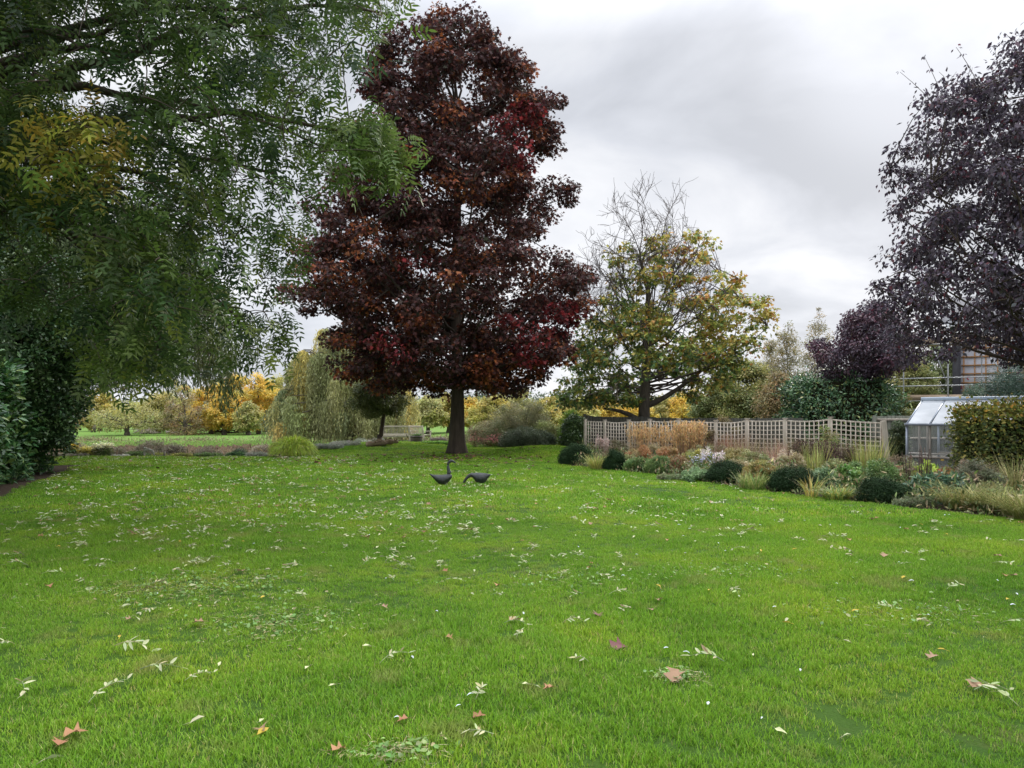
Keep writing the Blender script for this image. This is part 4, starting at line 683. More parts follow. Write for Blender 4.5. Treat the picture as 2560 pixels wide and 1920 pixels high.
for i, (fn, p, D, pw, yt, pl_, lab) in enumerate((
    (shrub, 1632, 22.3, 96, 1104, TAN, 'tan twiggy plant under the sparser feather grass'), (shrub, 1760, 21.0, 110, 1106, OLV, 'olive leafy plant under the right end of the dense feather grass'), (shrub, 1795, 19.8, 90, 1110, BRN, 'brown twiggy plant behind the white fluffy heads'),
    (grass_clump, 1870, 19.4, 90, 1102, TAN, 'tan grass tuft under the climber on the trellis'), (shrub, 1885, 17.4, 110, 1118, OLV, 'olive leafy plant behind the tawny orange mound'), (grass_clump, 1922, 18.8, 80, 1098, BRN, 'brown grass tuft left of the pinkish grass'),
    (shrub, 1985, 15.9, 110, 1132, TAN, 'tan twiggy plant directly above the fourth clipped dome'), (grass_clump, 2010, 18.0, 90, 1094, TAN, 'tan grass tuft behind the dried flower spikes'), (shrub, 2085, 15.4, 110, 1138, OLV, 'olive leafy plant between the fourth dome and the dried spikes'),
    (grass_clump, 2098, 17.8, 80, 1100, BRN, 'brown grass tuft under the leafy shrub on the trellis'), (shrub, 2160, 15.3, 120, 1130, GN, 'green leafy plant under the iris leaves left of the greenhouse'), (shrub, 2240, 15.9, 100, 1128, BRN, 'brown twiggy plant in front of the terracotta pots'),
    (shrub, 2290, 15.4, 90, 1150, OLV, 'olive leafy plant at the foot of the first greenhouse pane'), (shrub, 2420, 15.2, 90, 1150, BRN, 'brown twiggy plant at the left foot of the clipped hedge'), (shrub, 1560, 20.2, 80, 1132, OLV, 'olive leafy plant behind the egg shaped bush'), (shrub, 1852, 16.5, 90, 1142, TAN, 'tan twiggy plant behind the right shoulder of the third dome'), (shrub, 2490, 12.6, 120, 1190, OLV, 'olive twiggy plant behind the arching grass near the right border'))):
    if fn is shrub: B_(fn, 'border_perennial', lab, 'plant', p, D, pw, yt, pl_, 600 + i, n=64, size=.05, asp=.3, rad=(.07, .13), airy=.35, layer=.9, stems=30, depth=.8)
    else: B_(fn, 'border_grass', lab, 'ornamental grass', p, D, pw, yt, pl_, 600 + i, n=420, wd=.009, arch=.4)
# undergrowth nobody could count: one sheet of small leaves over the soil of the border
rng = np.random.default_rng(170); n = 120000; y = rng.uniform(9, 27, n); x = rng.uniform(1.2, 17, n); e = bed_edge(x); lim_ = 27.3 - (x - 2.8) * 1.32
k = (y > e + .05) & ((y < np.maximum(lim_ + .6, e + 1)) | (x > 10) & (y < e + 5)) & in_bed(x, y); x, y = x[k], y[k]; hh = rng.random(len(x)) ** 1.3 * (.16 + .22 * (np.sin(x * 3) * np.sin(y * 2.3) > 0) + .25 * sm(.8, 2, y - bed_edge(x)) * (np.sin(x * 4.1 + y) * np.sin(y * 3.3 - x) > -.2)) * sm(0, .5, y - bed_edge(x)); Pq = np.stack([x, y, Z(x, y) + hh], -1)
b = MB(); Ln = rng.uniform(.05, .13, len(x)); leaves(b, Pq, nrm(rng.standard_normal(Pq.shape) + (0, 0, .7)), nrm(rng.standard_normal(Pq.shape) * .6 + (0, 0, 1.)), Ln, Ln * .33, pal(rng, [(4, (.11, .15, .05)), (3, (.20, .17, .08)), (2, (.07, .10, .035)), (1, (.36, .30, .16))], len(x), .25), 'lens')
tag(b.build('border_undergrowth', LEAF), 'low mixed leaves and dead stems covering the soil of the border', 'ground cover', kind='stuff')

# ---------------------------------------------------------------- far side of the lawn: river edge, bench corner, shrubs
def grass_mound(name, label, cat, x, D, rx, ry, h, palette, seed, n, wd):
    rng = np.random.default_rng(seed); t = empty(name, (x, D, zg(x, D)), label, cat); th_ = np.arccos(rng.uniform(.0, 1, n)); ph = rng.uniform(0, 6.283, n); q = rng.uniform(.82, 1.08, n) * (1 + .07 * np.sin(ph * 5 + th_ * 4)); E = np.stack([rx * np.sin(th_) * np.cos(ph), ry * np.sin(th_) * np.sin(ph), h * np.cos(th_)], -1) * q[:, None]
    P0 = np.stack([E[:, 0] * .35, E[:, 1] * .35, np.zeros(n)], -1); E += rng.normal(0, .04, E.shape); C1 = np.stack([E[:, 0] * .75, E[:, 1] * .75, E[:, 2] * .75 + h * .55], -1); E[:, 2] = np.maximum(E[:, 2] - .10 * h, .02)
    m = 6; s_ = np.linspace(0, 1, m)[None, :, None]; pos = (1 - s_) ** 2 * P0[:, None] + 2 * s_ * (1 - s_) * C1[:, None] + s_ ** 2 * E[:, None]; S_ = nrm(np.stack([-np.sin(ph), np.cos(ph), 0 * ph], -1) + .5 * rng.standard_normal((n, 3))); hw = (wd * rng.uniform(.6, 1.3, n) / 2)[:, None] * np.array((1, 1, .95, .8, .5, .08))
    V = np.stack([pos - S_[:, None] * hw[..., None], pos + S_[:, None] * hw[..., None]], 2).reshape(-1, 3); f = ((np.arange(n) * m * 2)[:, None, None] + np.arange(m - 1)[None, :, None] * 2 + np.array((0, 1, 3, 2))[None, None]).reshape(-1, 4)
    B = MB(); B.add(V, [f], np.repeat(pal(rng, palette, n, .22), m * 2, 0)); B.build('leaves', LEAF, t); return t
grass_mound('ornamental_grass_mound', 'big rounded bright green grass clump on the far lawn edge left of the bench', 'ornamental grass', px(733, 26.2), 26.2, .90, .8, .70, [(4, (.27, .36, .035)), (2, (.36, .42, .06)), (2, (.17, .25, .03)), (.5, (.4, .36, .14))], 201, 7000, .015)
LAV = [(3, (.24, .26, .20)), (2, (.16, .19, .13)), (1, (.30, .27, .26))]
for i, (p, D, pw, yt, h, lab) in enumerate(((822, 29.3, 92, 1108, .5, 'low grey green lavender bush right of the big grass clump'), (862, 30.6, 80, 1100, .5, 'low grey green lavender bush left of the driftwood'), (905, 36, 70, 1090, .5, 'grey dried lavender bush behind the driftwood'), (945, 37.4, 60, 1092, .5, 'grey brown dried bush at the left leg of the bench'))):
    B_(shrub, 'lavender_bush', lab, 'bush', p, D, pw, yt, LAV, 202 + i, n=50, size=.05, asp=.22, rad=(.1, .16), group='lavender bushes near the bench')
B_(shrub, 'dried_plant_hedge', 'short clipped strip of dried mauve brown stems between the planter and the maple trunk', 'bush', 1096, 38.6, 46, 1090, [(3, (.26, .20, .20)), (2, (.18, .15, .13))], 208, n=46, size=.05, asp=.2, rad=(.09, .13), depth=.5)
B_(shrub, 'grey_twiggy_bush', 'tall grey brown twiggy bush behind the dark low bush right of the maple', 'bush', 1300, 33.5, 190, 985, [(3, (.19, .18, .10)), (2, (.23, .21, .10)), (2, (.12, .15, .06))], 209, n=190, size=.07, asp=.3, rad=(.18, .4), airy=.35, stems=110, layer=.8)
B_(shrub, 'grey_twiggy_bush', 'olive brown twiggy bush directly right of the maple trunk', 'bush', 1215, 34.5, 120, 1048, [(3, (.17, .18, .08)), (2, (.22, .19, .10)), (1, (.28, .16, .12))], 210, n=90, size=.07, asp=.3, rad=(.25, .4), airy=.25, stems=30)
B_(shrub, 'dark_round_bush', 'dark green rounded bush behind the small mound right of the maple', 'bush', 1318, 30.3, 152, 1062, [(4, (.075, .10, .055)), (2, (.12, .14, .08)), (1, (.045, .065, .035))], 211, n=120, size=.07, asp=.35, rad=(.25, .4))
B_(shrub, 'pale_topped_bush', 'pale lime flowering bush between the dark round bush and the ivy', 'bush', 1362, 32.4, 100, 1045, [(3, (.25, .28, .09)), (2, (.42, .43, .22)), (2, (.14, .17, .06))], 212, n=90, size=.07, asp=.4, rad=(.22, .36))
B_(shrub, 'ivy_clad_bush', 'dark ivy covered block with a bright green top at the left end of the trellis', 'bush', 1440, 28.6, 74, 1024, [(4, (.05, .085, .035)), (2, (.085, .13, .04))], 213, n=110, size=.09, asp=.7, rad=(.2, .3), layer=.8, mat=GLOSS, depth=1.3)
B_(shrub, 'bright_green_climber', 'bright green climber on top of the ivy beside the trellis', 'shrub', 1424, 29.3, 54, 1014, [(3, (.22, .32, .05)), (2, (.13, .22, .05))], 214, n=50, size=.09, asp=.6, rad=(.18, .26), layer=.5, mat=LEAF)
B_(seed_stems, 'pink_flowers', 'loose low plants with pink flowers right of the maple trunk', 'flower', 1228, 31.2, 110, 1098, 215, n=60, head='flower', headc=[(2, (.48, .10, .14)), (1, (.45, .30, .22))], leafc=[(3, (.20, .26, .07)), (1, (.3, .25, .12))], hw=.035, depth=.9)
B_(shrub, 'low_green_plant', 'low bright green plants between the planter and the maple trunk', 'plant', 1092, 31.8, 76, 1108, [(3, (.15, .28, .05)), (2, (.2, .34, .06))], 216, n=46, size=.07, asp=.4, rad=(.08, .12), depth=.8)
# flower strip on the far lawn edge at the left
WF = [(3, (.78, .78, .66)), (1, (.6, .6, .3))]
B_(seed_stems, 'white_flowering_plant', 'white flowering plant on the far left lawn edge in front of the river bank', 'flower', 258, 26.6, 44, 1112, 220, n=46, head='flower', headc=WF, leafc=GN, hw=.06)
B_(seed_stems, 'yellow_flowering_plant', 'pale yellow flowering plant on the far left lawn edge', 'flower', 214, 26.8, 38, 1122, 221, n=40, head='flower', headc=[(3, (.60, .55, .14)), (1, (.6, .6, .4))], leafc=YG, hw=.06)
B_(seed_stems, 'yellow_flowering_plant', 'yellow flowers close against the laurel hedge', 'flower', 178, 26.9, 34, 1114, 222, n=36, head='flower', headc=[(3, (.55, .44, .06))], leafc=GN, hw=.05)
B_(shrub, 'silver_leafed_plant', 'silver leaved low plant left of the stone dog like ornament', 'plant', 301, 26.2, 40, 1138, [(3, (.42, .42, .38)), (1, (.28, .3, .24))], 223, n=30, size=.05, asp=.3, rad=(.05, .08), depth=.5)
B_(shrub, 'silver_leafed_plant', 'grey lavender strip along the lawn edge beside the laurel hedge', 'plant', 170, 25.9, 110, 1140, [(3, (.26, .25, .19)), (1, (.3, .24, .22))], 224, n=46, size=.05, asp=.3, rad=(.06, .09), depth=.5)
for i, (p, D, pw, yt, pl_, lab) in enumerate(((340, 26.8, 70, 1126, GN, 'olive leafy plant left of the pale stone ornament'), (398, 27.0, 36, 1130, YG, 'yellow green plant right of the pale stone ornament'), (455, 26.7, 60, 1132, YG, 'straw green grass tuft in the middle of the far left lawn edge'), (520, 26.8, 74, 1130, GN, 'olive green low plants further along the far left lawn edge'), (590, 26.8, 60, 1128, LAU, 'small dark bush on the far lawn edge'), (640, 26.7, 60, 1128, LAV, 'grey dried plants left of the big grass clump'))):
    B_(shrub, 'lawn_edge_plant', lab, 'plant', p, D, pw, yt, pl_, 225 + i, n=44, size=.06, asp=.25, rad=(.07, .11), depth=.6, group='plants along the far left lawn edge')
# scrub on the near river bank
SC = [(3, (.11, .08, .06)), (3, (.10, .10, .055)), (1, (.16, .13, .08)), (2, (.07, .08, .045))]
def bank_bush(p, D, pw, yt, pal_, lab, sd, airy=.2, size=.10): return B_(shrub, 'bramble_bush', lab, 'bush', p, D, pw, yt, pal_, sd, n=110, size=size, asp=.3, rad=(.28, .45), airy=airy, stems=40, group='bushes on the river bank')
bank_bush(372, 44, 118, 1086, SC, 'largest brown bramble mound on the river bank', 240)
bank_bush(438, 42, 70, 1100, SC, 'lower dark bramble mound adjoining the largest one', 241)
bank_bush(205, 46, 90, 1102, [(3, (.13, .14, .09)), (1, (.2, .15, .1))], 'grey green scrub on the river bank near the laurel hedge', 242)
bank_bush(520, 43, 90, 1108, SC, 'brown scrub on the river bank right of the bramble mounds', 243)
bank_bush(597, 41, 44, 1112, [(3, (.05, .075, .04))], 'small dark evergreen bush on the river bank', 244)
bank_bush(655, 44, 90, 1106, [(3, (.28, .24, .18)), (2, (.2, .17, .12))], 'pale straw scrub on the river bank left of the willow', 245)
bank_bush(710, 46, 60, 1104, SC, 'brown scrub on the river bank behind the big grass clump', 246)
bank_bush(290, 45, 70, 1104, SC, 'reddish brown scrub on the river bank left of the bramble mound', 247)
rng = np.random.default_rng(250); n = 60000; x = rng.uniform(-55, 40, n); y = np.where(rng.random(n) < .65, rng.uniform(67.5, 72.4, n) + 1.2 * np.sin(x * .21), rng.uniform(27, 44, n)); k = (y > 60) | (x < -8.3) | (y > 37.5); x, y = x[k], y[k]
Pq = np.stack([x, y, Z(x, y) + rng.random(len(x)) ** 2 * .35], -1); b = MB(); Ln = rng.uniform(.15, .32, len(x)); leaves(b, Pq, nrm(rng.standard_normal(Pq.shape) * .7 + (0, 0, 1.)), rng.standard_normal(Pq.shape), Ln, Ln * .18, pal(rng, [(3, (.22, .17, .11)), (2, (.14, .14, .07)), (2, (.12, .09, .06))], len(x), .25))
tag(b.build('bank_scrub', DRY), 'dry grasses and weeds along both banks of the river', 'ground cover', kind='stuff')

# ---------------------------------------------------------------- trees across the meadow
YT = [(5, (.52, .37, .07)), (3, (.42, .33, .08)), (1, (.30, .29, .09))]; OT = [(4, (.31, .30, .11)), (3, (.24, .24, .10)), (1, (.40, .34, .10))]; BT = [(4, (.24, .18, .09)), (2, (.19, .18, .09)), (1, (.30, .18, .07))]; MT = [(3, (.40, .33, .09)), (3, (.27, .27, .09))]; GT = [(3, (.15, .18, .07)), (2, (.20, .22, .08))]
def ft(p, D, wpx, yt, yb, palette, lab, sd, n=60, size=.34, per=120, sparse=0, group='trees across the meadow', name='meadow_tree', rd=None):
    h = yb - yt; s = F / D; rr = rd or (max(.45, wpx / s * .10), max(.7, wpx / s * .17))
    wpx *= 1.42; yb += 8; rows = [(yb, p - wpx * .40, p + wpx * .42), (yb - h * .2, p - wpx * .52, p + wpx * .52), (yb - h * .5, p - wpx * .52, p + wpx * .5), (yb - h * .75, p - wpx * .42, p + wpx * .42), (yb - h * .92, p - wpx * .26, p + wpx * .28), (yt, p - wpx * .1, p + wpx * .1)]; n = int(n * 1.5)
    return round_tree(name, lab, 'tree', p, D, rows, n, int(per * (1 - sparse)), size, .5, palette, sd, .28, rr, limbn=26, group=group, bark=BARKG, thin=.03)
ft(168, 80, 54, 1000, 1062, BT, 'orange brown shrubby tree peeping out beside the laurel hedge', 300, 40, .26, 110)
ft(318, 88, 130, 1006, 1062, OT, 'spreading olive hawthorn beside the pile of dead branches', 301, 60, .26, 90, .2)
ft(250, 105, 80, 975, 1060, MT, 'yellow green tree half hidden by the hanging dark willow', 302, 50)
ft(395, 98, 90, 975, 1066, OT, 'olive tree behind the two log piles', 303, 50)
ft(462, 90, 84, 968, 1078, BT, 'brownish bare looking tree left of the yellow group', 304, 56, .24, 70)
ft(440, 108, 100, 950, 1060, MT, 'yellow olive tree rising behind the brownish bare one', 305, 50)
ft(528, 98, 96, 952, 1060, YT, 'leftmost golden yellow tree of the yellow group', 306, 64)
ft(592, 104, 92, 930, 1058, YT, 'tall golden yellow tree in the middle of the yellow group', 307, 64)
ft(646, 96, 88, 934, 1060, YT, 'golden yellow tree right of the tallest yellow one', 308, 64)
ft(690, 100, 84, 940, 1062, MT, 'yellow green tree partly behind the far weeping willow', 309, 60)
ft(560, 92, 70, 985, 1060, YT, 'low bright yellow tree in front of the yellow group', 310, 50)
ft(620, 90, 56, 1005, 1064, OT, 'low grey green tree in front of the yellow group', 311, 40)
ft(745, 102, 80, 950, 1062, GT, 'dull green tree behind the far weeping willow', 312, 44)
for i, (p, D, wp, yt, yb, pl_, lab) in enumerate(((1070, 92, 70, 990, 1052, OT, 'olive tree seen just right of the far weeping willow'), (1122, 96, 74, 984, 1052, MT, 'yellow olive tree just left of the maple trunk'), (1176, 100, 60, 992, 1052, YT, 'yellow tree just right of the maple trunk'), (1236, 90, 96, 988, 1060, MT, 'yellow green tree behind the grey twiggy bush'), (1310, 94, 100, 976, 1062, OT, 'broad olive tree left of the autumn maple'), (1378, 92, 96, 990, 1062, MT, 'yellow olive tree behind the ivy covered block'), (1448, 88, 90, 1000, 1062, MT, 'low yellow tree above the left end of the trellis'), (1515, 92, 90, 996, 1062, YT, 'golden tree left of the autumn maple trunk'), (1585, 90, 90, 1000, 1062, YT, 'golden orange tree directly behind the autumn maple trunk'), (1655, 92, 90, 990, 1062, OT, 'olive tree right of the autumn maple trunk'), (1722, 90, 96, 972, 1062, YT, 'bright golden tree above the golden feather grass'))):
    ft(p, D, wp, yt, yb, pl_, lab, 320 + i, 50)
ft(1800, 46, 110, 950, 1048, GT, 'pale green bushy tree right of the autumn maple crown', 340, 80, .16, 200)
ft(1880, 44, 130, 905, 1048, [(3, (.20, .23, .08)), (2, (.30, .27, .09)), (1, (.15, .17, .08))], 'taller pale olive tree left of the laurel bush', 341, 100, .16, 180, .2)
ft(1945, 40, 90, 930, 1048, BT, 'brown and orange thin shrub just left of the laurel bush', 342, 70, .14, 140, .4)
def birch(p, D, yt, wp, lab, sd):
    rows = [(1010, p - wp * .5, p + wp * .5), (930, p - wp * .65, p + wp * .6), (860, p - wp * .5, p + wp * .5), (yt + 25, p - wp * .25, p + wp * .25), (yt, p - 6, p + 6)]
    return round_tree('birch_tree', lab, 'tree', p, D, rows, 120, 60, .11, .5, [(3, (.22, .20, .11)), (2, (.17, .17, .09)), (1, (.34, .24, .09))], sd, .07, (.3, .5), bark=solid('birch_bark', (.42, .40, .36), (.25, .23, .2), rough=.8), limbn=40, thin=.015)
birch(1968, 42, 792, 74, 'thin pale birch left of the taller birch', 345); birch(2045, 43, 772, 96, 'taller thin birch left of the small purple tree', 346)
birch(1925, 48, 850, 60, 'short thin birch next to the autumn maple crown', 347)
ft(2255, 48, 130, 880, 1045, [(3, (.17, .19, .07)), (2, (.24, .22, .08))], 'olive green tree behind the left end of the scaffolding', 350, 90, .17, 200)
ft(2340, 50, 120, 850, 1045, [(3, (.11, .14, .06)), (2, (.17, .18, .07))], 'mid green tree behind the scaffold poles', 351, 90, .17, 200)
B_(shrub, 'yellow_green_bush', 'olive bush between the laurel bush and the greenhouse roof', 'bush', 2270, 30.5, 90, 985, [(3, (.19, .19, .06)), (2, (.12, .13, .05))], 352, n=80, size=.09, asp=.5, rad=(.25, .35), layer=.8)
B_(shrub, 'dark_conifer', 'dark green conifer behind the greenhouse ridge at the right edge', 'tree', 2520, 24.5, 190, 880, [(4, (.035, .065, .045)), (2, (.055, .09, .06))], 353, n=160, size=.12, asp=.15, rad=(.35, .6), layer=.8, droop=.3)
B_(shrub, 'dark_conifer', 'small feathery conifer sprig bush in front of the big dark conifer', 'tree', 2432, 24.0, 60, 962, [(4, (.07, .11, .07)), (2, (.045, .08, .05))], 354, n=60, size=.12, asp=.15, rad=(.2, .3), layer=.9, droop=-.3)
# far wood
rng = np.random.default_rng(360); cx_ = np.arange(-420, 420, 7.); cxx = np.concatenate([cx_, cx_ + 3]); n = len(cxx); cyy = np.concatenate([np.full(len(cx_), 300.), np.full(len(cx_), 290.)]) + rng.normal(0, 6, n); rr = rng.uniform(4.5, 7, n); cz = rng.uniform(2.2, 5.2, n) - 1
B = MB(); clump_leaves(B, rng, np.stack([cxx, cyy, cz], -1), rr, 260, 1.3, .6, lambda k, P: pal(rng, [(3, (.12, .14, .08)), (2, (.18, .17, .08)), (1, (.09, .11, .075))], len(k), .15), 'kite', flat=.9)
clump_leaves(B, rng, np.stack([rng.uniform(-60, 260, 60), np.full(60, 420.), np.full(60, 9.)], -1), np.full(60, 9.), 160, 2.0, .6, lambda k, P: pal(rng, [(3, (.09, .11, .075))], len(k), .1), 'kite', flat=.7)
tag(B.build('distant_wood', LEAF), 'dull green wood closing the horizon beyond the meadow', 'wood', kind='stuff')
# ---------------------------------------------------------------- built things
GPAL = (1, 1, 1)
# trellis fence: posts and square lattice panels following a line
A0 = np.array((2.80, 27.0)); A1 = np.array((9.62, 18.1))
def on_line(p):                                                       # where the view ray through column p meets the trellis line
    k = (p - 1280) / F; d = A1 - A0; t = (k * A0[1] - A0[0]) / (d[0] - k * d[1]); return A0 + d * t
posts = [1463, 1512, 1572, 1625, 1697, 1790, 1868, 1963, 2076]; tops = [1049, 1051, 1051, 1049, 1048, 1052, 1048, 1047, 1044]
tre = empty('trellis_fence', (A0[0], A0[1], zg(*A0)), 'weathered square lattice trellis fence standing behind the flower border', 'fence'); o0 = np.array((A0[0], A0[1], zg(*A0)))
PT = []
for p, y in zip(posts, tops):
    q = on_line(p); zt = pz(y, q[1]); PT.append((q, zt)); b = MB(); zb = zg(*q) - .1; w_ = .085
    b.box((q[0], q[1], (zb + zt) / 2), (w_, w_, zt - zb), rz=math.atan2(A1[1] - A0[1], A1[0] - A0[0])); b.box((q[0], q[1], zt + .012), (w_ + .03, w_ + .03, .02), rz=math.atan2(A1[1] - A0[1], A1[0] - A0[0])); b.build('post', WOOD, tre, local=o0, bevel=.004)
# the last post leans
q = on_line(2210); zb = zg(*q) - .1; zt = pz(1052, q[1]); b = MB(); b.bar((q[0] + .16, q[1], zb), (q[0] - .02, q[1], zt), .11, .11, up=(0, 1, 0)); b.build('post', WOOD, tre, local=o0, bevel=.004); PT.append((q - np.array((.03, 0)), zt))
for i in range(len(PT) - 1):
    (q0, z0_), (q1, z1_) = PT[i], PT[i + 1]; d = q1 - q0; ln = np.linalg.norm(d); u = d / ln; a0, a1 = .05, ln - .05; zb = (zg(*q0) + zg(*q1)) / 2 + .08; b = MB(); nrm_ = np.array((-u[1], u[0]))
    def pt(s, z, off=0): r_ = q0 + u * s + nrm_ * off; return (r_[0], r_[1], z)
    zt0, zt1 = z0_ - .06, z1_ - .06; dip = .035 if i % 2 else .015; nv = max(3, round((a1 - a0) / .135))
    def top(s): v = (s - a0) / (a1 - a0); return zt0 + (zt1 - zt0) * v - dip * 4 * v * (1 - v)
    for k in range(nv + 1): s = a0 + (a1 - a0) * k / nv; b.bar(pt(s, zb, -.011), pt(s, top(s), -.011), .030 if 0 < k < nv else .04, .016, up=(u[0], u[1], 0))
    nh = round((zt0 - zb) / .125)
    for k in range(nh + 1):
        f = k / nh; m_ = 6
        for j in range(m_): s0, s1 = a0 + (a1 - a0) * j / m_, a0 + (a1 - a0) * (j + 1) / m_; b.bar(pt(s0, zb + (top(s0) - zb) * f, .008), pt(s1, zb + (top(s1) - zb) * f, .008), .016, .030 if 0 < k < nh else .045)
    b.build('lattice_panel', WOOD, tre, local=o0)
# close-board fence behind, in two heights
def board_fence(name, label, c0, c1, h0, h1, seed, rails=True, mat=WOODF):
    rng = np.random.default_rng(seed); c0 = np.array(c0, float); c1 = np.array(c1, float); ln = np.linalg.norm(c1 - c0); u = (c1 - c0) / ln; t = empty(name, (c0[0], c0[1], zg(*c0)), label, 'fence'); o = np.array((c0[0], c0[1], zg(*c0))); b = MB(); s = 0; v = np.array((-u[1], u[0]))
    while s < ln:
        q = c0 + u * s; h = h0 + (h1 - h0) * s / ln; zb = zg(*q); hh = h + rng.normal(0, .006); b.bar((q[0], q[1], zb), (q[0], q[1], zb + hh), .135, .018, up=(v[0], v[1], 0)); s += .128 if int(s / .128) % 2 else .128
        q2 = q + u * .0; 
    b.build('boards', mat, t, local=o)
    for k in range(int(ln // 2.4) + 1):
        q = c0 + u * k * 2.4 - v * .07; b = MB(); h = h0 + (h1 - h0) * k * 2.4 / ln; b.box((q[0], q[1], zg(*q) + h / 2), (.1, .1, h + .06), rz=math.atan2(u[1], u[0])); b.build('post', mat, t, local=o)
    if rails:
        for f in (.18, .55, .93):
            q0, q1 = c0 - v * .035, c1 - v * .035; b = MB(); b.bar((q0[0], q0[1], zg(*c0) + h0 * f), (q1[0], q1[1], zg(*c1) + h1 * f), .05, .075); b.build('rail', WOOD, t, local=o)
    return t
board_fence('board_fence', 'dark close boarded fence running behind the trellis below the autumn maple', (px(1462, 30.5), 30.5), (px(2010, 29.5), 29.5), 1.72, 1.66, 1, rails=False, mat=solid('dark_fence_wood', (.075, .075, .058), (.045, .045, .035), rough=.95, scale=10, stretch=(1, 1, .15)))
board_fence('board_fence', 'taller grey boarded fence with pale rails behind the greenhouse', (px(2185, 26.2), 26.2), (18.5, 25.0), 1.78, 1.8, 2, mat=solid('green_grey_fence', (.16, .165, .13), (.10, .105, .08), rough=.95, scale=10, stretch=(1, 1, .15)))
B_(shrub, 'climber', 'dark leafy climber between the leaning post and the boarded fence', 'shrub', 2250, 23.5, 62, 1040, [(3, (.06, .085, .04)), (1, (.1, .12, .05))], 402, n=60, size=.07, asp=.6, rad=(.14, .22), layer=1., depth=.8)
# ---------------------------------------------------------------- greenhouse
GH_A = np.array((11.68, 21.0)); th = R(46); ud = np.array((math.cos(th), -math.sin(th))); vd = np.array((math.sin(th), math.cos(th))); W2 = 1.55; LNG = 4.3
gz = zg(*GH_A) ; EV = pz(1061, 21.0); RG = 2.0
gh = empty('greenhouse', (GH_A[0], GH_A[1], gz), 'pale aluminium and glass greenhouse with roof panes coloured like reflected sky at the right', 'greenhouse'); go_ = np.array((GH_A[0], GH_A[1], gz))
ALU = solid('greenhouse_metal', (.40, .45, .52), (.32, .36, .42), rough=.45, metal=.4, scale=3); ALW = solid('greenhouse_timber', (.42, .38, .33), (.30, .27, .23), rough=.8, stretch=(1, 1, .2))
def gp(s, t, z): r_ = GH_A + ud * s + vd * t; return (r_[0], r_[1], z)
gm, t_, p_, o_ = nodes('glass'); p_.inputs['Base Color'].default_value = (.75, .82, .82, 1); p_.inputs['Roughness'].default_value = .12; p_.inputs['Alpha'].default_value = .20; p_.inputs['Specular IOR Level'].default_value = .6
rm, t_, p_, o_ = nodes('painted_sky_glass'); nz = t_.nodes.new('ShaderNodeTexNoise'); nz.inputs['Scale'].default_value = 2.5; nz.inputs['Detail'].default_value = 6; rr_ = t_.nodes.new('ShaderNodeValToRGB'); rr_.color_ramp.elements[0].color = (.50, .53, .56, 1); rr_.color_ramp.elements[1].color = (.68, .71, .74, 1); rr_.color_ramp.elements[0].position = .35; rr_.color_ramp.elements[1].position = .65  # roof panes: bright sky reflection put into the pale base colour
t_.links.new(nz.outputs[0], rr_.inputs[0]); t_.links.new(rr_.outputs[0], p_.inputs['Base Color']); p_.inputs['Roughness'].default_value = .12; p_.inputs['Alpha'].default_value = .85
b = MB()
for s in (0, LNG):
    for t_0 in (0, 2 * W2): b.bar(gp(s, t_0, gz - .05), gp(s, t_0, EV), .06, .06, up=(ud[0], ud[1], 0))
    b.bar(gp(s, 0, EV), gp(s, W2, RG), .05, .05); b.bar(gp(s, 2 * W2, EV), gp(s, W2, RG), .05, .05)
b.bar(gp(-.05, -.03, EV), gp(LNG + .05, -.03, EV), .09, .07); b.bar(gp(-.05, 2 * W2, EV), gp(LNG + .05, 2 * W2, EV), .09, .07)
b.build('frame', ALU, gh, local=go_)
b = MB(); b.bar(gp(-.04, W2, RG + .03), gp(LNG + .04, W2, RG + .03), .28, .10); b.build('ridge_cap', solid('ridge_blue', (.55, .66, .78), (.5, .6, .72), rough=.4), gh, local=go_, bevel=.02)
npn = 7; sp = LNG / npn; EH = .62
for k in range(npn + 1):
    b = MB(); b.bar(gp(k * sp, -.02, EV + .02), gp(k * sp, W2 - .1, RG - .02), .035, .035); b.build('glazing_bar', ALU, gh, local=go_)
for k in range(npn):
    b = MB(); e0, e1 = .03, sp - .03; b.add([gp(k * sp + e0, .02, EV + .035), gp(k * sp + e1, .02, EV + .035), gp(k * sp + e1, W2 - .1, RG - .01), gp(k * sp + e0, W2 - .1, RG - .01)], [[0, 1, 2, 3]]); b.build('roof_pane', rm, gh, local=go_)
    b = MB(); b.add([gp(k * sp + e0, 2 * W2 - .02, EV + .035), gp(k * sp + e1, 2 * W2 - .02, EV + .035), gp(k * sp + e1, W2 + .1, RG - .01), gp(k * sp + e0, W2 + .1, RG - .01)], [[0, 1, 2, 3]]); b.build('roof_pane', rm, gh, local=go_)
mzz = gz + EH
for side in (0, 2 * W2):
    b = MB(); b.bar(gp(0, side, mzz), gp(LNG, side, mzz), .07, .05); b.bar(gp(0, side, gz + .05), gp(LNG, side, gz + .05), .1, .12); b.build('wall_rail', ALW, gh, local=go_)
    for k in range(npn + 1):
        b = MB(); b.bar(gp(k * sp, side, gz + .1), gp(k * sp, side, EV - .04), .045, .05, up=(ud[0], ud[1], 0)); b.build('wall_post', ALW, gh, local=go_)
        if k < npn:
            for (z0_, z1_) in ((gz + .12, mzz - .03), (mzz + .03, EV - .05)):
                b = MB(); b.add([gp(k * sp + .03, side + .01, z0_), gp(k * sp + sp - .03, side + .01, z0_), gp(k * sp + sp - .03, side + .01, z1_), gp(k * sp + .03, side + .01, z1_)], [[0, 1, 2, 3]]); b.build('wall_pane', gm, gh, local=go_)
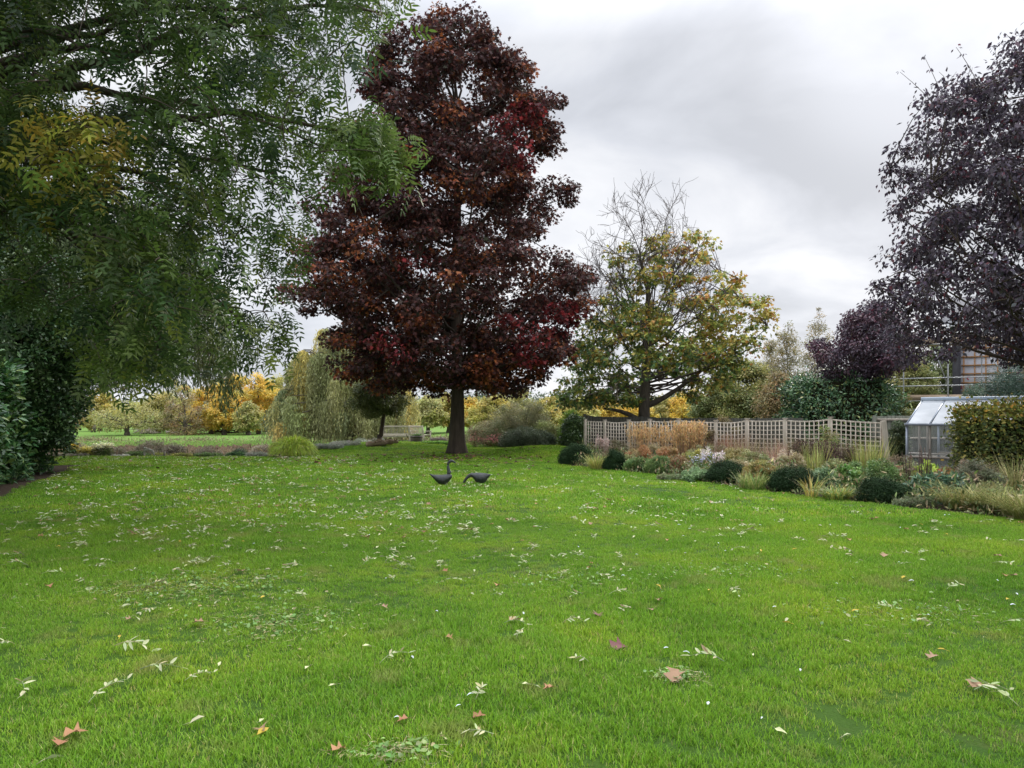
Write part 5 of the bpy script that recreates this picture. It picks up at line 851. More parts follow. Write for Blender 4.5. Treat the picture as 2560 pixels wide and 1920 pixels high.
# open side vent, propped out
b = MB(); s0 = 2 * sp + .06; s1 = 3 * sp - .02
for s in (s0, s1): b.bar(gp(s, -.05, EV - .06), gp(s, -.36, mzz + .02), .04, .04)
b.bar(gp(s0, -.36, mzz + .02), gp(s1, -.36, mzz + .02), .04, .04); b.bar(gp(s0, -.05, EV - .06), gp(s1, -.05, EV - .06), .04, .04); b.build('open_vent', ALW, gh, local=go_)
for s in (0, LNG):
    b = MB(); b.add([gp(s, .05, gz + .1), gp(s, 2 * W2 - .05, gz + .1), gp(s, 2 * W2 - .05, EV), gp(s, W2, RG - .04), gp(s, .05, EV)], [[0, 1, 2, 3, 4]]); b.build('gable_pane', gm, gh, local=go_)
    for t_0 in (W2 - .4, W2 + .4): b = MB(); b.bar(gp(s, t_0, gz), gp(s, t_0, EV + .3), .05, .05, up=(ud[0], ud[1], 0)); b.build('wall_post', ALW, gh, local=go_)
# watering can hanging inside
wc = np.array(gp(2.75 * sp, .35, mzz + .12)); t = empty('watering_can', wc, 'cream bucket with a round hoop handle just inside the greenhouse glass', 'bucket'); CR = solid('cream_paint', (.68, .64, .46), (.6, .56, .4), rough=.5)
b = MB(); b.lathe((0, 0, 0), [(0, 0), (.095, 0), (.105, .01), (.12, .24), (.125, .245), (.115, .24), (.09, .02), (0, .02)], 22); b.build('bucket', CR, t, smooth=True)
b = MB(); a = np.linspace(-.35, math.pi + .35, 18); b.tube(np.stack([.135 * np.cos(a), 0 * a, .27 + .14 * np.sin(a)], -1), .008, 6); b.build('hoop_handle', CR, t, smooth=True)
b = MB(); b.box(tuple(np.array(gp(3 * sp, .45, mzz + .08)) - go_), (LNG * .9, .5, .03), rz=-th); b.build('staging_shelf', ALW, gh)
TERR = solid('terracotta', (.48, .22, .13), (.36, .17, .10), rough=.9, scale=10, bump=.1)
def pot(x, y, r, h, label, zb=None, plant=False):
    z = zg(x, y) if zb is None else zb; t = empty('plant_pot', (x, y, z), label, 'pot'); b = MB(); b.lathe((0, 0, 0), [(0, 0), (r * .72, 0), (r * .95, h * .82), (r * 1.06, h * .82), (r * 1.08, h), (r * .95, h), (r * .9, h * .85), (0, h * .8)], 22); b.build('pot', TERR, t, smooth=False)
    rng = np.random.default_rng(int(x * 100)); q = MB(); clump_leaves(q, rng, np.array([(0, 0, h + .03)]), np.array([r * .8]), 60, .06, .5, lambda k, P: pal(rng, GN, len(k)), 'kite'); q.build('seedlings', LEAF, t)
pot(px(2240, 20.3), 20.3, .17, .34, 'terracotta pot left of the greenhouse corner behind the leaning post'); pot(px(2252, 19.7), 19.7, .15, .42, 'taller terracotta pot against the greenhouse corner'); pot(px(2215, 20.6), 20.6, .19, .30, 'squat terracotta pot behind the leaning trellis post')
pot(*(GH_A + ud * 1.1 + vd * .5), .15, .30, 'brick red pot inside the greenhouse behind the second pane'); pot(*(GH_A + ud * 1.7 + vd * .45), .14, .26, 'brick red pot inside the greenhouse behind the third pane')
# ---------------------------------------------------------------- house under construction and scaffolding
HD = 35.0
hx0, hx1 = px(2386, HD), px(2640, HD); hz = zg(hx0, HD); hs = empty('house_under_construction', (hx0, HD + .1, hz), 'unfinished house wall with white membrane and orange battens behind the greenhouse', 'house'); ho = np.array((hx0, HD + .1, hz))
MEMB = solid('white_membrane', (.52, .52, .56), (.42, .42, .46), rough=.7, scale=3); BAT = solid('orange_batten', (.46, .25, .12), (.34, .19, .09), rough=.8, scale=9, stretch=(.3, 1, 1)); DKW = solid('dark_corner', (.045, .045, .05), (.03, .03, .035), rough=.8)
ztop = pz(812, HD)
b = MB(); b.box(((hx0 + hx1) / 2, HD + 3.3, (hz + ztop) / 2), (hx1 - hx0, 6, ztop - hz)); b.build('wall', MEMB, hs, local=ho)
b = MB(); b.box((hx0 + .14, HD + .17, (hz + ztop) / 2), (.34, .22, ztop - hz)); b.build('corner_board', DKW, hs, local=ho)
for i, y in enumerate((1000, 979, 957, 935, 914, 893, 872, 851)):
    b = MB(); b.box(((hx0 + hx1) / 2 + .16, HD + .255, pz(y, HD)), (hx1 - hx0 - .34, .04, .07)); b.build('horizontal_batten', BAT, hs, local=ho)
for p in (2408, 2431, 2454, 2478, 2500, 2530, 2560, 2590):
    b = MB(); b.box((px(p, HD), HD + .28, (hz + ztop) / 2), (.06, .035, ztop - hz)); b.build('vertical_batten', BAT, hs, local=ho)
b = MB(); b.add([(hx0 - .5, HD - .3, ztop), (hx1 + .3, HD - .3, ztop), (hx1 + .3, HD + 3.3, ztop + 1.8), (hx0 - .5, HD + 3.3, ztop + 1.8), (hx1 + .3, HD + 6.9, ztop), (hx0 - .5, HD + 6.9, ztop)], [[[0, 1, 2, 3], [3, 2, 4, 5]]]); b.build('roof', solid('roof_felt', (.14, .14, .15), (.09, .09, .1), rough=.9), hs, local=ho)
INK = solid('red_ink', (.45, .08, .09), (.4, .07, .08), rough=.7)
def letter(segs, p, y, hpx, mat, parent):
    b = MB(); s = hpx / F * HD; x0 = px(p, HD); z0_ = pz(y, HD)
    for (a, c) in segs: b.bar((x0 + a[0] * s, HD + .293, z0_ + a[1] * s), (x0 + c[0] * s, HD + .293, z0_ + c[1] * s), .05, .012, up=(0, 1, 0))
    b.build('printed_letter', mat, parent, local=ho)
AL = [((0, 0), (.35, 1)), ((.35, 1), (.7, 0)), ((.15, .4), (.55, .4))]; VL = [((0, 1), (.35, 0)), ((.35, 0), (.7, 1))]; TL = [((0, 1), (.7, 1)), ((.35, 0), (.35, 1)), ((.1, 0), (.6, 0))]; KL = [((0, 0), (0, 1)), ((0, .5), (.6, 1)), ((0, .5), (.6, 0))]; CL = [((.6, 1), (.1, .8)), ((.1, .8), (0, .4)), ((0, .4), (.4, 0))]
for sg, p, y in ((VL, 2388, 971), (AL, 2393, 971), (TL, 2400, 971), (KL, 2420, 971), (CL, 2415, 950), (KL, 2440, 971)): letter(sg, p, y, 9, INK, hs)
hs.rotation_euler = (0, 0, R(-35))
sc = empty('scaffolding', (px(2259, 33), 33, zg(px(2259, 33), 33)), 'galvanised tube scaffolding with timber boards in front of the unfinished house', 'scaffolding'); so = np.array((px(2259, 33), 33, zg(px(2259, 33), 33)))
GAL = solid('galvanised', (.50, .52, .53), (.36, .38, .39), rough=.45, metal=.6, scale=5); PLK = solid('scaffold_board', (.50, .38, .26), (.36, .27, .19), rough=.85, scale=5, stretch=(.3, 1, 3))
def stube(name, a, c, r=.026): b = MB(); b.tube(np.array([a, c]), r, 8); b.build(name, GAL, sc, local=so, smooth=True)
for p, D in ((2259, 33), (2354, 33), (2462, 33), (2570, 33), (2314, 34.4), (2383, 34.4), (2490, 34.4)): x = px(p, D); stube('standard', (x, D, zg(x, D) - .1), (x, D, pz(770, D)))
for y, p0, p1, D in ((1024, 2240, 2620, 33.04), (1003, 2256, 2620, 33.04), (966, 2232, 2620, 33.04), (947, 2250, 2620, 33.04), (864, 2270, 2620, 33.04), (838, 2270, 2620, 33.04), (822, 2270, 2620, 33.04), (1003, 2300, 2620, 34.44), (866, 2300, 2620, 34.44)):
    stube('ledger', (px(p0, D), D, pz(y, D)), (px(p1, D), D, pz(y, D) + .04))
for p in (2259, 2354, 2462, 2570):
    for y in (1003, 866): x = px(p, 33); stube('transom', (x + .03, 32.8, pz(y, 33) + .05), (x + .03, 34.7, pz(y, 33) + .05))
stube('brace', (px(2352, 33), 33.06, pz(958, 33)), (px(2322, 33), 33.06, pz(870, 33))); stube('brace', (px(2476, 33), 33.06, pz(950, 33)), (px(2440, 33), 33.06, pz(900, 33)))
for y0, p0 in ((994, 2256), (855, 2276)):
    b = MB(); b.box(((px(p0, 33) + px(2620, 33)) / 2, 33.09, pz(y0, 33)), (px(2620, 33) - px(p0, 33), .04, .24)); b.build('toe_board', PLK, sc, local=so)
    for k in range(5): b = MB(); b.box(((px(p0, 33) + px(2620, 33)) / 2, 33.28 + k * .235, pz(y0 + 7, 33)), (px(2620, 33) - px(p0, 33), .225, .04)); b.build('deck_board', PLK, sc, local=so)
sc.rotation_euler = (0, 0, R(-28))
# ---------------------------------------------------------------- benches
def bench(x, y, rz, ln, label):
    t = empty('garden_bench', (x, y, zg(x, y) - .02), label, 'bench', None, rz); h2 = ln / 2
    def mk(nm, items, bev=.004):
        b = MB()
        for a, c, w1, th1 in items: b.bar(a, c, w1, th1)
        b.build(nm, WOOD, t, bevel=bev)
    # local +y = sitter looks that way (towards the river); the back is at y=-0.25
    for sx in (-1, 1):
        mk('leg', [((sx * h2, .27, 0), (sx * h2, .27, .62), .06, .06)]); mk('leg', [((sx * h2, -.22, 0), (sx * h2, -.26, .45), .06, .07), ((sx * h2, -.26, .44), (sx * h2, -.34, .93), .06, .06)])
        mk('armrest', [((sx * h2, -.30, .64), (sx * h2, .36, .64), .085, .035)])
    mk('seat', [((-h2, .27, .37), (h2, .27, .37), .03, .09), ((-h2, -.22, .37), (h2, -.22, .37), .03, .09)] + [((-h2 - .02, -.17 + k * .085, .43), (h2 + .02, -.17 + k * .085, .43), .07, .024) for k in range(6)])
    n = int(ln / .085); mk('backrest', [((-h2, -.335, .90), (h2, -.335, .90), .045, .085), ((-h2, -.265, .50), (h2, -.265, .50), .04, .07)] + [((-h2 + .07 + k * (ln - .14) / n, -.27, .51), (-h2 + .07 + k * (ln - .14) / n, -.33, .88), .042, .014) for k in range(n + 1)])
    mk('stretcher', [((-h2, 0, .16), (h2, 0, .16), .04, .04)]); return t
bench(px(990, 38), 38, R(2), 1.5, 'weathered grey slatted garden bench behind the driftwood, beside the small tree trunk')
bench(px(1050, 38.8), 38.8, R(-38), 1.05, 'shorter slatted garden seat turned at an angle behind the barrel planter')
# half barrel planter
x, y = px(1041, 33.6), 33.6; t = empty('barrel_planter', (x, y, zg(x, y) - .02), 'half barrel planter with low green plants in front of the benches', 'planter')
b = MB(); b.lathe((0, 0, 0), [(0, 0), (.24, 0), (.275, .12), (.29, .24), (.285, .36), (.255, .36), (.25, .3), (0, .3)], 24); b.build('barrel', solid('barrel_wood', (.21, .17, .15), (.14, .11, .10), rough=.85, scale=16, stretch=(1, 1, .15), bump=.3), t)
for z_, r_ in ((.08, .268), (.29, .292)): b = MB(); b.lathe((0, 0, z_), [(r_ - .006, 0), (r_ + .006, 0), (r_ + .008, .035), (r_ - .004, .035)], 24); b.build('hoop', DKW, t)
rng = np.random.default_rng(9); q = MB(); aa = rng.uniform(0, 6.28, 26); rr = .24 * np.sqrt(rng.random(26)); clump_leaves(q, rng, np.stack([rr * np.cos(aa), rr * np.sin(aa), np.full(26, .40)], -1), np.full(26, .09), 45, .05, .5, lambda k, P: pal(rng, GN, len(k)), 'kite'); q.build('plants', LEAF, t)
# driftwood
rng = np.random.default_rng(10); DRF = solid('driftwood', (.40, .31, .20), (.22, .16, .10), rough=.9, scale=9, stretch=(.4, 1, 1), bump=.6)
for i, (p0, y0, p1, y1, D, r, lab) in enumerate(((918, 1121, 968, 1112, 29.6, .12, 'hollow driftwood log at the foot of the small tree'), (950, 1119, 996, 1108, 29.9, .10, 'yellowish driftwood log leaning right of the hollow one'), (930, 1112, 985, 1107, 30.4, .075, 'thin flat driftwood branch on top of the other logs'))):
    a = np.array((px(p0, D), D, zg(px(p0, D), D) + r * .7)); c = np.array((px(p1, D + .3), D + .3, zg(px(p1, D), D) + r * .9 + .06 * i)); b = MB(); P = curve(a, (a + c) / 2 + (0, .1, .08), c, 12); P += rng.normal(0, .012, P.shape); o = a.copy(); b.tube(P - o, r * (1 + .25 * rng.standard_normal(12)).clip(.5, 1.4) * np.linspace(1.1, .6, 12), 10)
    for k in range(3): q0 = P[rng.integers(3, 11)] - o; b.tube(np.array([q0, q0 + np.array((rng.normal(0, .12), -.08, .10)), q0 + np.array((rng.normal(0, .22), -.14, .16))]), (.035, .022, .008), 6)
    ob = b.build('driftwood_log', DRF, smooth=True); ob.location = o; tag(ob, lab, 'log')
# pale stone ornament on the far lawn edge
x, y = px(372, 26.0), 26.0; STN = solid('pale_stone', (.52, .50, .45), (.30, .28, .24), rough=.9, scale=20, bump=.5); b = MB()
b.tube(np.array([(-.16, 0, 0), (-.17, 0, .13), (-.13, 0, .24)]), (.035, .045, .05), 8); b.tube(np.array([(-.13, 0, .22), (0, 0, .25), (.12, 0, .22), (.17, 0, .14)]), (.05, .05, .045, .04), 8); b.tube(np.array([(.15, 0, .2), (.18, 0, .1), (.17, 0, -.02)]), (.04, .03, .035), 8); b.tube(np.array([(-.15, 0, .24), (-.13, -.02, .31), (-.06, -.02, .33)]), (.05, .055, .03), 8)
o = b.build('stone_ornament', STN, smooth=True); o.location = (x, y, zg(x, y)); md = o.modifiers.new('remesh', 'REMESH'); md.mode = 'VOXEL'; md.voxel_size = .012; tag(o, 'small pale stone ornament on legs on the far left lawn edge', 'ornament')
b = MB(); b.box((0, 0, .03), (.62, .12, .03)); b.box((.28, 0, .11), (.03, .1, .16)); o = b.build('low_wooden_edging', WOODF); o.location = (px(392, 25.9), 25.9, zg(px(392, 25.9), 25.9)); tag(o, 'low dark wooden plank right beside the pale stone ornament', 'plank')
# meadow posts, log piles, fallen branches
for i, (p, yb, h, lab) in enumerate(((237, 1083, 1.05, 'leftmost grey post on the meadow, nearest the laurel hedge'), (228, 1083, .8, 'leaning post touching the leftmost meadow post'), (274, 1081, 1.2, 'thin meadow post with a short branch, left of the hawthorn'), (311, 1080, 1.1, 'meadow post just left of the hawthorn trunk'))):
    D = F * 2.8 / (yb - HOR); b = MB(); b.bar((0, 0, -.1), ((.45 if i == 1 else .04), 0, h), .22 if i < 2 else .14, .16, up=(0, 1, 0)); o = b.build('meadow_post', BARKG); o.location = (px(p, D), D, zg(px(p, D), D)); tag(o, lab, 'post', 'posts on the meadow')
rng = np.random.default_rng(14)
for name, lab, p, yb, w_, h_, n_, mt in (('branch_pile', 'heap of pale dead branches under the hawthorn', 370, 1085, 3.4, 1.1, 34, solid('dead_branch', (.42, .36, .30), (.28, .24, .2), rough=.9)), ('fallen_log', 'pale fallen log with an upturned end right of the branch heap', 436, 1084, 2.6, .5, 7, solid('dead_branch', (.4, .3, .2))), ('fallen_branches', 'dark low fallen branches under the yellow trees', 575, 1081, 6, .9, 30, BARKG), ('fallen_branches', 'dark fallen limb lying right of the yellow trees', 670, 1079, 5, .8, 20, BARKG)):
    D = F * 2.8 / (yb - HOR); x = px(p, D); b = MB()
    for k in range(n_):
        c = np.array((rng.normal(0, w_ * .22), rng.normal(0, .4), abs(rng.normal(0, h_ * .3)) + .08)); a_ = rng.normal(0, .35); L_ = rng.uniform(.3, 1) * w_ * .35; d_ = np.array((math.cos(a_), rng.normal(0, .3), math.sin(a_) * .5)); b.tube(np.array([c - d_ * L_, c + rng.normal(0, .05, 3), c + d_ * L_]), (.10, .08, .03) if n_ < 10 else (.07, .05, .02), 6)
    o = b.build(name, mt); o.location = (x, D, zg(x, D)); tag(o, lab, 'dead wood')
# ---------------------------------------------------------------- goose statues
GOOSE = solid('dark_verdigris', (.075, .080, .080), (.040, .044, .044), rough=.6, scale=14, bump=.25, metal=.2)
def goose(name, x, D, S_, rings, neck, legs, label, extra=None):
    zb = zg(x, D); t = empty(name, (x, D, zb), label, 'statue'); b = MB(); m = 16; a = np.arange(m) / m * 6.283
    V = []
    for (xx, zt, z_, hy) in rings:                                    # top, bottom and half width of each section
        c = (zt + z_) / 2; hz_ = (zt - z_) / 2; V += [(xx, hy * math.cos(q) * (1 - .35 * max(0, -math.sin(q))), c + hz_ * math.sin(q)) for q in a]
    i = np.arange(len(rings) - 1)[:, None] * m; j = np.arange(m)[None]; j2 = (j + 1) % m; b.add(V, [np.stack([i + j, i + j2, i + m + j2, i + m + j], -1).reshape(-1, 4), np.arange(m)[::-1], (len(rings) - 1) * m + np.arange(m)])
    nk = np.array([(q[0], 0, q[1]) for q in neck]); tt = np.linspace(0, 1, len(nk)); t2 = np.linspace(0, 1, 26); from_ = [np.interp(t2, tt, nk[:, k]) for k in range(3)]; nr = np.interp(t2, tt, [q[2] for q in neck]); P = np.stack(from_, 1); P[1:-1] = (P[:-2] + 2 * P[1:-1] + P[2:]) / 4; b.tube(P, nr, 12)
    o = b.build('body', GOOSE, t, smooth=True); md = o.modifiers.new('remesh', 'REMESH'); md.mode = 'VOXEL'; md.voxel_size = .009; md.use_smooth_shade = True; sm_ = o.modifiers.new('smooth', 'SMOOTH'); sm_.iterations = 6; sm_.factor = .5
    for lx, ly in legs: b = MB(); b.tube(np.array([(lx, ly, .07), (lx + .01, ly, -.03)]), .007, 6); b.build('leg', GOOSE, t)
    return t
g1 = 15.7; k = g1 / F
def gq(pts, cx_, yb): return [((a - cx_) * k, (yb - c) * k) + tuple(r) for a, c, *r in pts]
cxp, yb = 1108, 1213
rg = [((a - cxp) * k, (yb - tp) * k, (yb - bt) * k, w_) for a, tp, bt, w_ in ((1073, 1183, 1185, .008), (1077, 1184, 1189, .025), (1083, 1185.5, 1195, .05), (1090, 1186, 1203, .085), (1098, 1186, 1210, .115), (1106, 1186, 1213, .13), (1114, 1185, 1211.5, .13), (1121, 1184, 1205, .11), (1127, 1185, 1198, .075), (1130, 1187, 1194, .03))]
nk = gq([(1122, 1192, 8.5 * k), (1123.5, 1184, 6.5 * k), (1122, 1176, 4.6 * k), (1120, 1168, 3.7 * k), (1119.5, 1161, 3.4 * k), (1122, 1155, 3.7 * k), (1127, 1151.5, 4.0 * k), (1132, 1152, 3.4 * k), (1136, 1154.5, 2.2 * k), (1139, 1156.5, 1.5 * k), (1139.8, 1158, .9 * k)], cxp, yb)
goose('goose_statue', px(cxp, g1), g1, 1, rg, nk, ((-.07, .03), (.06, -.03)), 'dark metal goose statue with its neck held up, left of the feeding one')
cxp, yb = 1200, 1209; g2 = 16.0; k = g2 / F
rg = [((a - cxp) * k, (yb - tp) * k, (yb - bt) * k, w_) for a, tp, bt, w_ in ((1175, 1185, 1190, .04), (1180, 1182.5, 1192, .065), (1186, 1181.5, 1199, .09), (1192, 1181, 1208, .115), (1199, 1181, 1209.5, .125), (1207, 1181.5, 1209.5, .12), (1213, 1182, 1206, .095), (1219, 1183, 1197, .06), (1224, 1184, 1190, .028), (1227, 1184.5, 1187, .008))]
nk = gq([(1186, 1188, 6.5 * k), (1179, 1187, 5.6 * k), (1173, 1189, 4.6 * k), (1168, 1193, 3.9 * k), (1164, 1198, 3.4 * k), (1161, 1203, 3.2 * k), (1159, 1206, 2.8 * k), (1157.5, 1209, 1.6 * k)], cxp, yb)
g = goose('goose_statue', px(cxp, g2), g2, 1, rg, nk, ((.0, .03), (.06, -.03)), 'dark metal goose statue with its head down to the grass, right of the upright one')
b = MB(); b.tube(np.array([(18 * k, 0, 27 * k), (17 * k, 0, 31 * k), (19 * k, 0, 35 * k), (23 * k, 0, 38 * k), (27 * k, 0, 37 * k)]), (.008, .007, .006, .004, .002), 6); b.tube(np.array([(18 * k, 0, 27 * k), (20.5 * k, .01, 32 * k), (21 * k, 0, 35 * k)]), (.006, .005, .002), 6); b.build('tail_curl', GOOSE, g)
# ---------------------------------------------------------------- fallen leaves and feathers on the lawn
rng = np.random.default_rng(77)
PALE = leaf_mat('fallen_pale', rough=.7, trans=.15, spec=.2, jit=.1, gain=1.); FEA = leaf_mat('feather_white', rough=.8, trans=.1, spec=.1, jit=.05, gain=1.)
def ash_leaf_mesh(rng, L_=.24, col=[(4, (.52, .54, .32)), (2, (.40, .46, .22)), (1, (.56, .50, .28)), (1, (.30, .24, .13))], npair=4):
    """a dropped compound leaf, curled and lying loosely"""
    b = MB(); s = np.linspace(0, 1, 9); bend = rng.normal(0, .35); P = np.stack([L_ * s, L_ * .35 * bend * s ** 2, .015 + .035 * np.sin(s * 3.1) * rng.uniform(.4, 1.3)], -1); k = pal(rng, col, 1)[0]; b.tube(P, np.linspace(.0022, .001, 9), 4, k * .9)
    for i in range(npair * 2 + 1):
        f = 1.0 if i == npair * 2 else .25 + .7 * (i // 2) / npair; c = P[int(f * 8)]; a = (rng.normal(0, .2) if i == npair * 2 else (1 if i % 2 else -1) * rng.uniform(.6, 1.2)); A = np.array([(math.cos(a), math.sin(a), rng.uniform(-.4, .5))]); leaves(b, c[None], A, np.array([(rng.normal(0, .5), rng.normal(0, .5), 1.)]), rng.uniform(.042, .066), rng.uniform(.015, .021), pal(rng, col, 1, .12), 'lens')
    return b
def single_leaf(rng, col, size=.07, shape='lens', asp=.4):
    b = MB(); T_, fs = SH[shape]; leaves(b, np.array([(-size / 2, 0, .012)]), np.array([(1., 0, rng.normal(0, .15))]), np.array([(rng.normal(0, .3), rng.normal(0, .3), 1.)]), size, size * asp, pal(rng, col, 1, .1), shape)
    V = b.V[0]; V[:, 2] += .22 * (V[:, 1] ** 2) / size * 3 + rng.normal(0, size * .05, len(V)); b.tube(np.array([(-size / 2, 0, .012), (-size * .85, .01, .006)]), .0014, 4, pal(rng, col, 1)[0] * .8); return b
def feather(rng):
    b = MB(); s = np.linspace(0, 1, 7); w_ = np.array((.002, .008, .010, .010, .008, .005, .001)); x = -.025 + .055 * s; z = .028 + .012 * np.sin(s * 3); V = np.concatenate([np.stack([x, -w_, z], -1), np.stack([x, w_, z], -1), np.stack([x, 0 * x, z + .004], -1)]); i = np.arange(6); b.add(V, [np.stack([i, i + 1, i + 15, i + 14], -1), np.stack([i + 14, i + 15, i + 8, i + 7], -1)], (.72, .76, .80)); return b
BR = [(3, (.34, .18, .10)), (2, (.26, .13, .08)), (1, (.42, .26, .15))]; TN = [(3, (.44, .29, .17)), (1, (.36, .23, .14))]; YL = [(3, (.62, .46, .08)), (1, (.5, .42, .12))]; PM = [(3, (.20, .09, .09)), (1, (.13, .06, .06))]; PL = [(3, (.46, .50, .28)), (2, (.56, .54, .34))]
def proto(b, name, mat): o = b.build(name, mat); return o
def lay(o, x, y, rz, s, name, label, cat, group, first):
    c = o if first else o.copy()
    if not first: C.objects.link(c)
    c.location = (x, y, zg(x, y) + .022); c.rotation_euler = (rng.normal(0, .12), rng.normal(0, .12), rz); c.scale = (s, s, s); tag(c, label, cat, group); return c
used = set()
def put(o, x, y, s, label, cat, group, rz=None):
    first = o.name not in used; used.add(o.name); return lay(o, x, y, rng.uniform(0, 6.283) if rz is None else rz, s, o.name, label, cat, group, first)
def gxy(p, y, h=0): D = F * (CH - .02) / (y - HOR); return px(p, D), D
ashp = [proto(ash_leaf_mesh(rng, .15 + .012 * i), 'fallen_ash_leaf', PALE) for i in range(7)]
mapp = [proto(single_leaf(rng, c, s, 'maple', .95), 'fallen_maple_leaf', PALE) for c, s in ((BR, .09), (TN, .10), (BR, .08), (TN, .09))]
pur = proto(single_leaf(rng, PM, .12, 'maple', 1.0), 'fallen_purple_leaf', PALE)
yel = [proto(single_leaf(rng, YL, .06), 'fallen_yellow_leaf', PALE) for _ in range(2)]
sml = [proto(single_leaf(rng, PL, .07), 'fallen_leaflet', PALE) for _ in range(4)]
fea = [proto(feather(rng), 'white_feather', FEA)]
# ones that stand out in the foreground
for o, p, y, s, lab, rz in ((pur, 1550, 1610, 1.1, 'dusky purple maple leaf lying alone in the centre foreground of the lawn', .3), (mapp[1], 1690, 1690, 1.25, 'large tan curled leaf right of the centre foreground', 1.), (ashp[0], 1473, 1658, .85, 'cream fan shaped compound leaf left of the tan curled leaf', 2.4), (ashp[1], 1810, 1652, 1.25, 'long pale green compound leaf right of the tan curled leaf', 3.0),
        (ashp[2], 285, 1632, 1.35, 'big pale crumpled compound leaf in the left foreground', .1), (ashp[3], 350, 1690, 1.25, 'long thin pale compound leaf right below the big crumpled one', 0.1), (mapp[0], 190, 1845, 1.2, 'larger of the two russet leaves near the bottom left corner', .5), (mapp[2], 148, 1868, 1.0, 'smaller of the two russet leaves near the bottom left corner', 2.), (sml[0], 138, 1902, 1.3, 'cream heart shaped leaf at the bottom left corner', 1.2), (ashp[4], 950, 1660, .95, 'feathery pale compound leaf left of the centre foreground', .3), (pur, 1495, 1527, .8, 'dark plum coloured leaf behind the cream fan shaped leaf', 1.5), (yel[0], 658, 1835, 1.2, 'bright yellow small leaf near the bottom, left of centre', 1.), (mapp[2], 1200, 1790, .9, 'small russet leaf near the bottom centre', .2), (mapp[0], 850, 1872, .9, 'orange brown leaf at the bottom edge left of centre', .7), (ashp[5], 2435, 1735, 1.1, 'grey green drooping compound leaf near the right border', .4), (ashp[6], 2545, 1775, 1.2, 'pale compound leaf cut off by the right border', 1.9), (mapp[3], 2335, 1648, .9, 'orange tan leaf near the right border above the grey green compound leaf', .3), (ashp[1], 1260, 1560, 1., 'pale compound leaf near the middle of the lawn, left of the plum coloured leaf', .2), (ashp[2], 1405, 1555, .95, 'pale drooping compound leaf just left of the plum coloured leaf', 0.), (ashp[0], 2135, 1388, 1.2, 'bright pale compound leaf on the right half of the lawn', 2.9)):
    x, y_ = gxy(p, y); put(o, x, y_, s, lab, 'leaf', None, rz)
def many(protos, n, d0, d1, f, label, cat, group, s0=.8, s1=1.2):
    k = 0
    while k < n:
        y = math.sqrt(rng.uniform(d0 ** 2, d1 ** 2)); p = rng.uniform(0, 2560); x = px(p, y)
        if rng.random() > f(p, y) or bool(in_bed(np.array(x), np.array(y))) or (x > 1.2 and y > float(bed_edge(x)) - .15): continue
        put(protos[rng.integers(len(protos))], x, y, rng.uniform(s0, s1), label, cat, group); k += 1
dens = lambda p, y: (1.0 if p < 1500 else .45) * (1 if y > 7 else .35)
many(ashp, 230, 3.4, 12.5, dens, 'pale green fallen ash leaf lying curled on the mown lawn', 'leaf', 'fallen ash leaves on the lawn', .75, 1.1)
many(mapp, 60, 3.4, 14, lambda p, y: .4 if p < 900 else 1, 'small brown curled maple leaf lying on the mown lawn', 'leaf', 'brown maple leaves on the lawn', .6, 1)
many(yel, 24, 3.4, 12, lambda p, y: 1, 'small yellow leaf lying on the mown lawn', 'leaf', 'yellow leaves on the lawn')
many(sml, 120, 3.4, 10, dens, 'single pale leaflet lying on the mown lawn', 'leaf', 'loose pale leaflets on the lawn', .6, 1.1)
many(fea, 55, 3.2, 11, lambda p, y: 1 if p > 900 else .5, 'tiny white feather caught in the mown grass', 'feather', 'white feathers on the lawn', .45, .8)
# the rest of the litter, farther back, nobody could count
b = MB(); n = 2600; y = np.sqrt(rng.uniform(9 ** 2, 25.5 ** 2, n)); p = rng.uniform(100, 1900, n); x = px(p, y); w_ = np.where(p < 1250, 1., .4) * np.where((p < 900) | (y < 19), 1, .35) * (.35 + .65 * ((np.sin(x * 1.9 + y) * np.sin(y * 1.3 - x * .4)) > -.2)); k = (rng.random(n) < w_) & ~in_bed(x, y) & (y < bed_edge(x) + 0 * x - .2)
x, y = x[k], y[k]
for xi, yi in zip(x, y):
    m = rng.integers(4, 9); a0 = rng.uniform(0, 6.283); d_ = np.array((math.cos(a0), math.sin(a0))); st = rng.uniform(-.10, .10, m); Pq = np.stack([xi + d_[0] * st + rng.normal(0, .015, m), yi + d_[1] * st + rng.normal(0, .015, m), np.full(m, zg(xi, yi)) + rng.uniform(.035, .07, m)], -1); A = nrm(np.stack([np.cos(a0 + rng.normal(0, .9, m)), np.sin(a0 + rng.normal(0, .9, m)), rng.normal(0, .25, m)], -1)); Ln = rng.uniform(.045, .08, m)
    leaves(b, Pq, A, np.stack([rng.normal(0, .4, m), rng.normal(0, .4, m), np.ones(m)], -1), Ln, Ln * .36, pal(rng, [(4, (.60, .62, .40)), (2, (.44, .48, .25))], m, .12) if rng.random() < .78 else pal(rng, BR, m, .15), 'kite')
tag(b.build('leaf_litter', PALE), 'pale and brown fallen leaves scattered over the back of the lawn', 'leaf litter', kind='stuff')
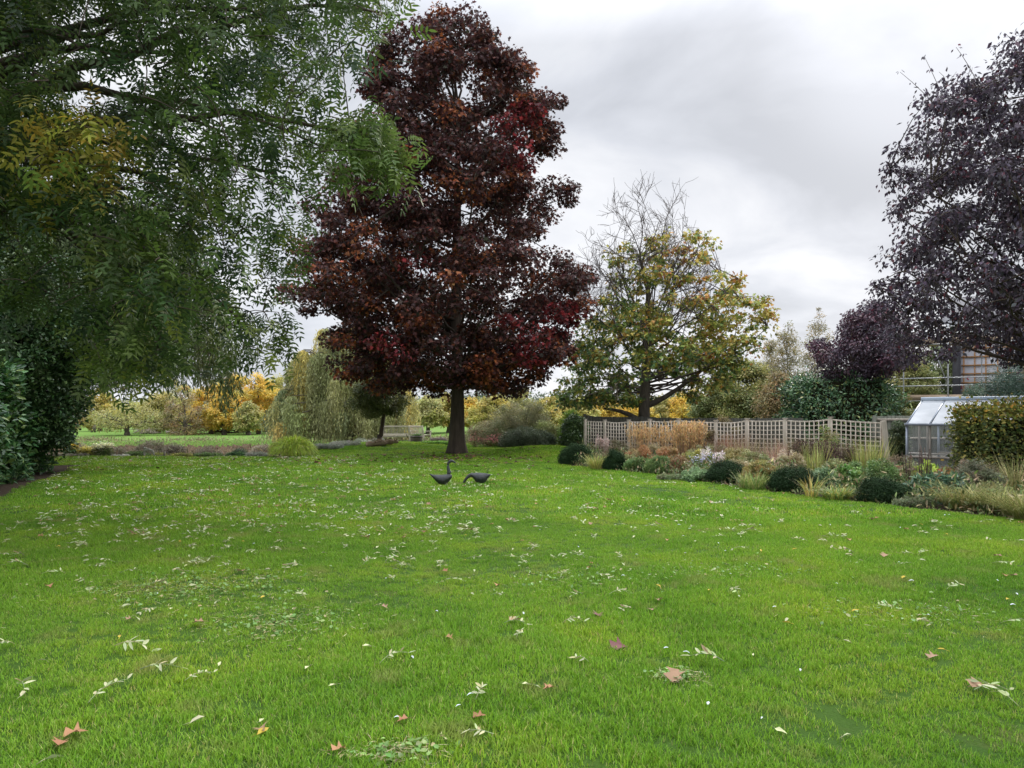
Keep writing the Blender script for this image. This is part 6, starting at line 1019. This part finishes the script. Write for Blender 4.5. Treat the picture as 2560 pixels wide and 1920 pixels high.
# dark crumbs, fallen leaves round the maple, low weeds in the worn patches
b = MB(); n = 900; a = rng.uniform(0, 6.283, n); r = abs(rng.normal(0, 3.2, n)) + .3; x = -2.1 + r * np.cos(a) * 1.6; y = 25 + r * np.sin(a); k = (y < 27.5) & (y < bed_edge(x) - .2); x, y = x[k], y[k]; m = len(x); Ln = rng.uniform(.07, .14, m)
leaves(b, np.stack([x, y, Z(x, y) + rng.uniform(.03, .06, m)], -1), nrm(rng.standard_normal((m, 3)) * (1, 1, .2)), nrm(rng.standard_normal((m, 3)) * .3 + (0, 0, 1.)), Ln, Ln * .9, pal(rng, [(3, (.12, .06, .045)), (2, (.22, .11, .07)), (1, (.06, .05, .03))], m), 'maple')
tag(b.build('maple_leaf_litter', PALE), 'dark brown leaves fallen on the grass under the maple', 'leaf litter', kind='stuff')
b = MB()
for cx0, cy0, rx0, ry0, n in ((-2.9, 6.4, .95, .7, 420), (-1.75, 5.4, .6, .5, 240), (-.55, 3.35, .22, .12, 110), (2.2, 7.2, 1.2, .5, 140), (1.0, 4.3, .15, .1, 60), (3.2, 5.6, .8, .4, 120), (.6, 6.8, 1.0, .4, 110)):
    x = cx0 + rng.normal(0, rx0 * .5, n); y = cy0 + rng.normal(0, ry0 * .5, n); Ln = rng.uniform(.02, .045, n)
    leaves(b, np.stack([x, y, Z(x, y) + rng.uniform(.005, .045, n)], -1), nrm(rng.standard_normal((n, 3)) * (1, 1, .3)), nrm(rng.standard_normal((n, 3)) * .35 + (0, 0, 1.)), Ln, Ln * .7, pal(rng, [(4, (.13, .23, .06)), (2, (.18, .28, .09)), (1, (.26, .24, .11))], n), 'lens')
    m_ = n * 2; x = cx0 + rng.normal(0, rx0 * .6, m_); y = cy0 + rng.normal(0, ry0 * .6, m_); leaves(b, np.stack([x, y, Z(x, y) + rng.uniform(.008, .035, m_)], -1), nrm(rng.standard_normal((m_, 3)) * (1, 1, .15)), nrm(rng.standard_normal((m_, 3)) * .4 + (0, 0, 1.)), rng.uniform(.03, .08, m_), .0035, pal(rng, [(3, (.40, .34, .19)), (2, (.26, .20, .11)), (1, (.48, .44, .28))], m_), 'kite')
tag(b.build('lawn_weeds', LEAF), 'clover and small weeds in the worn patches of the lawn', 'weeds', kind='stuff')
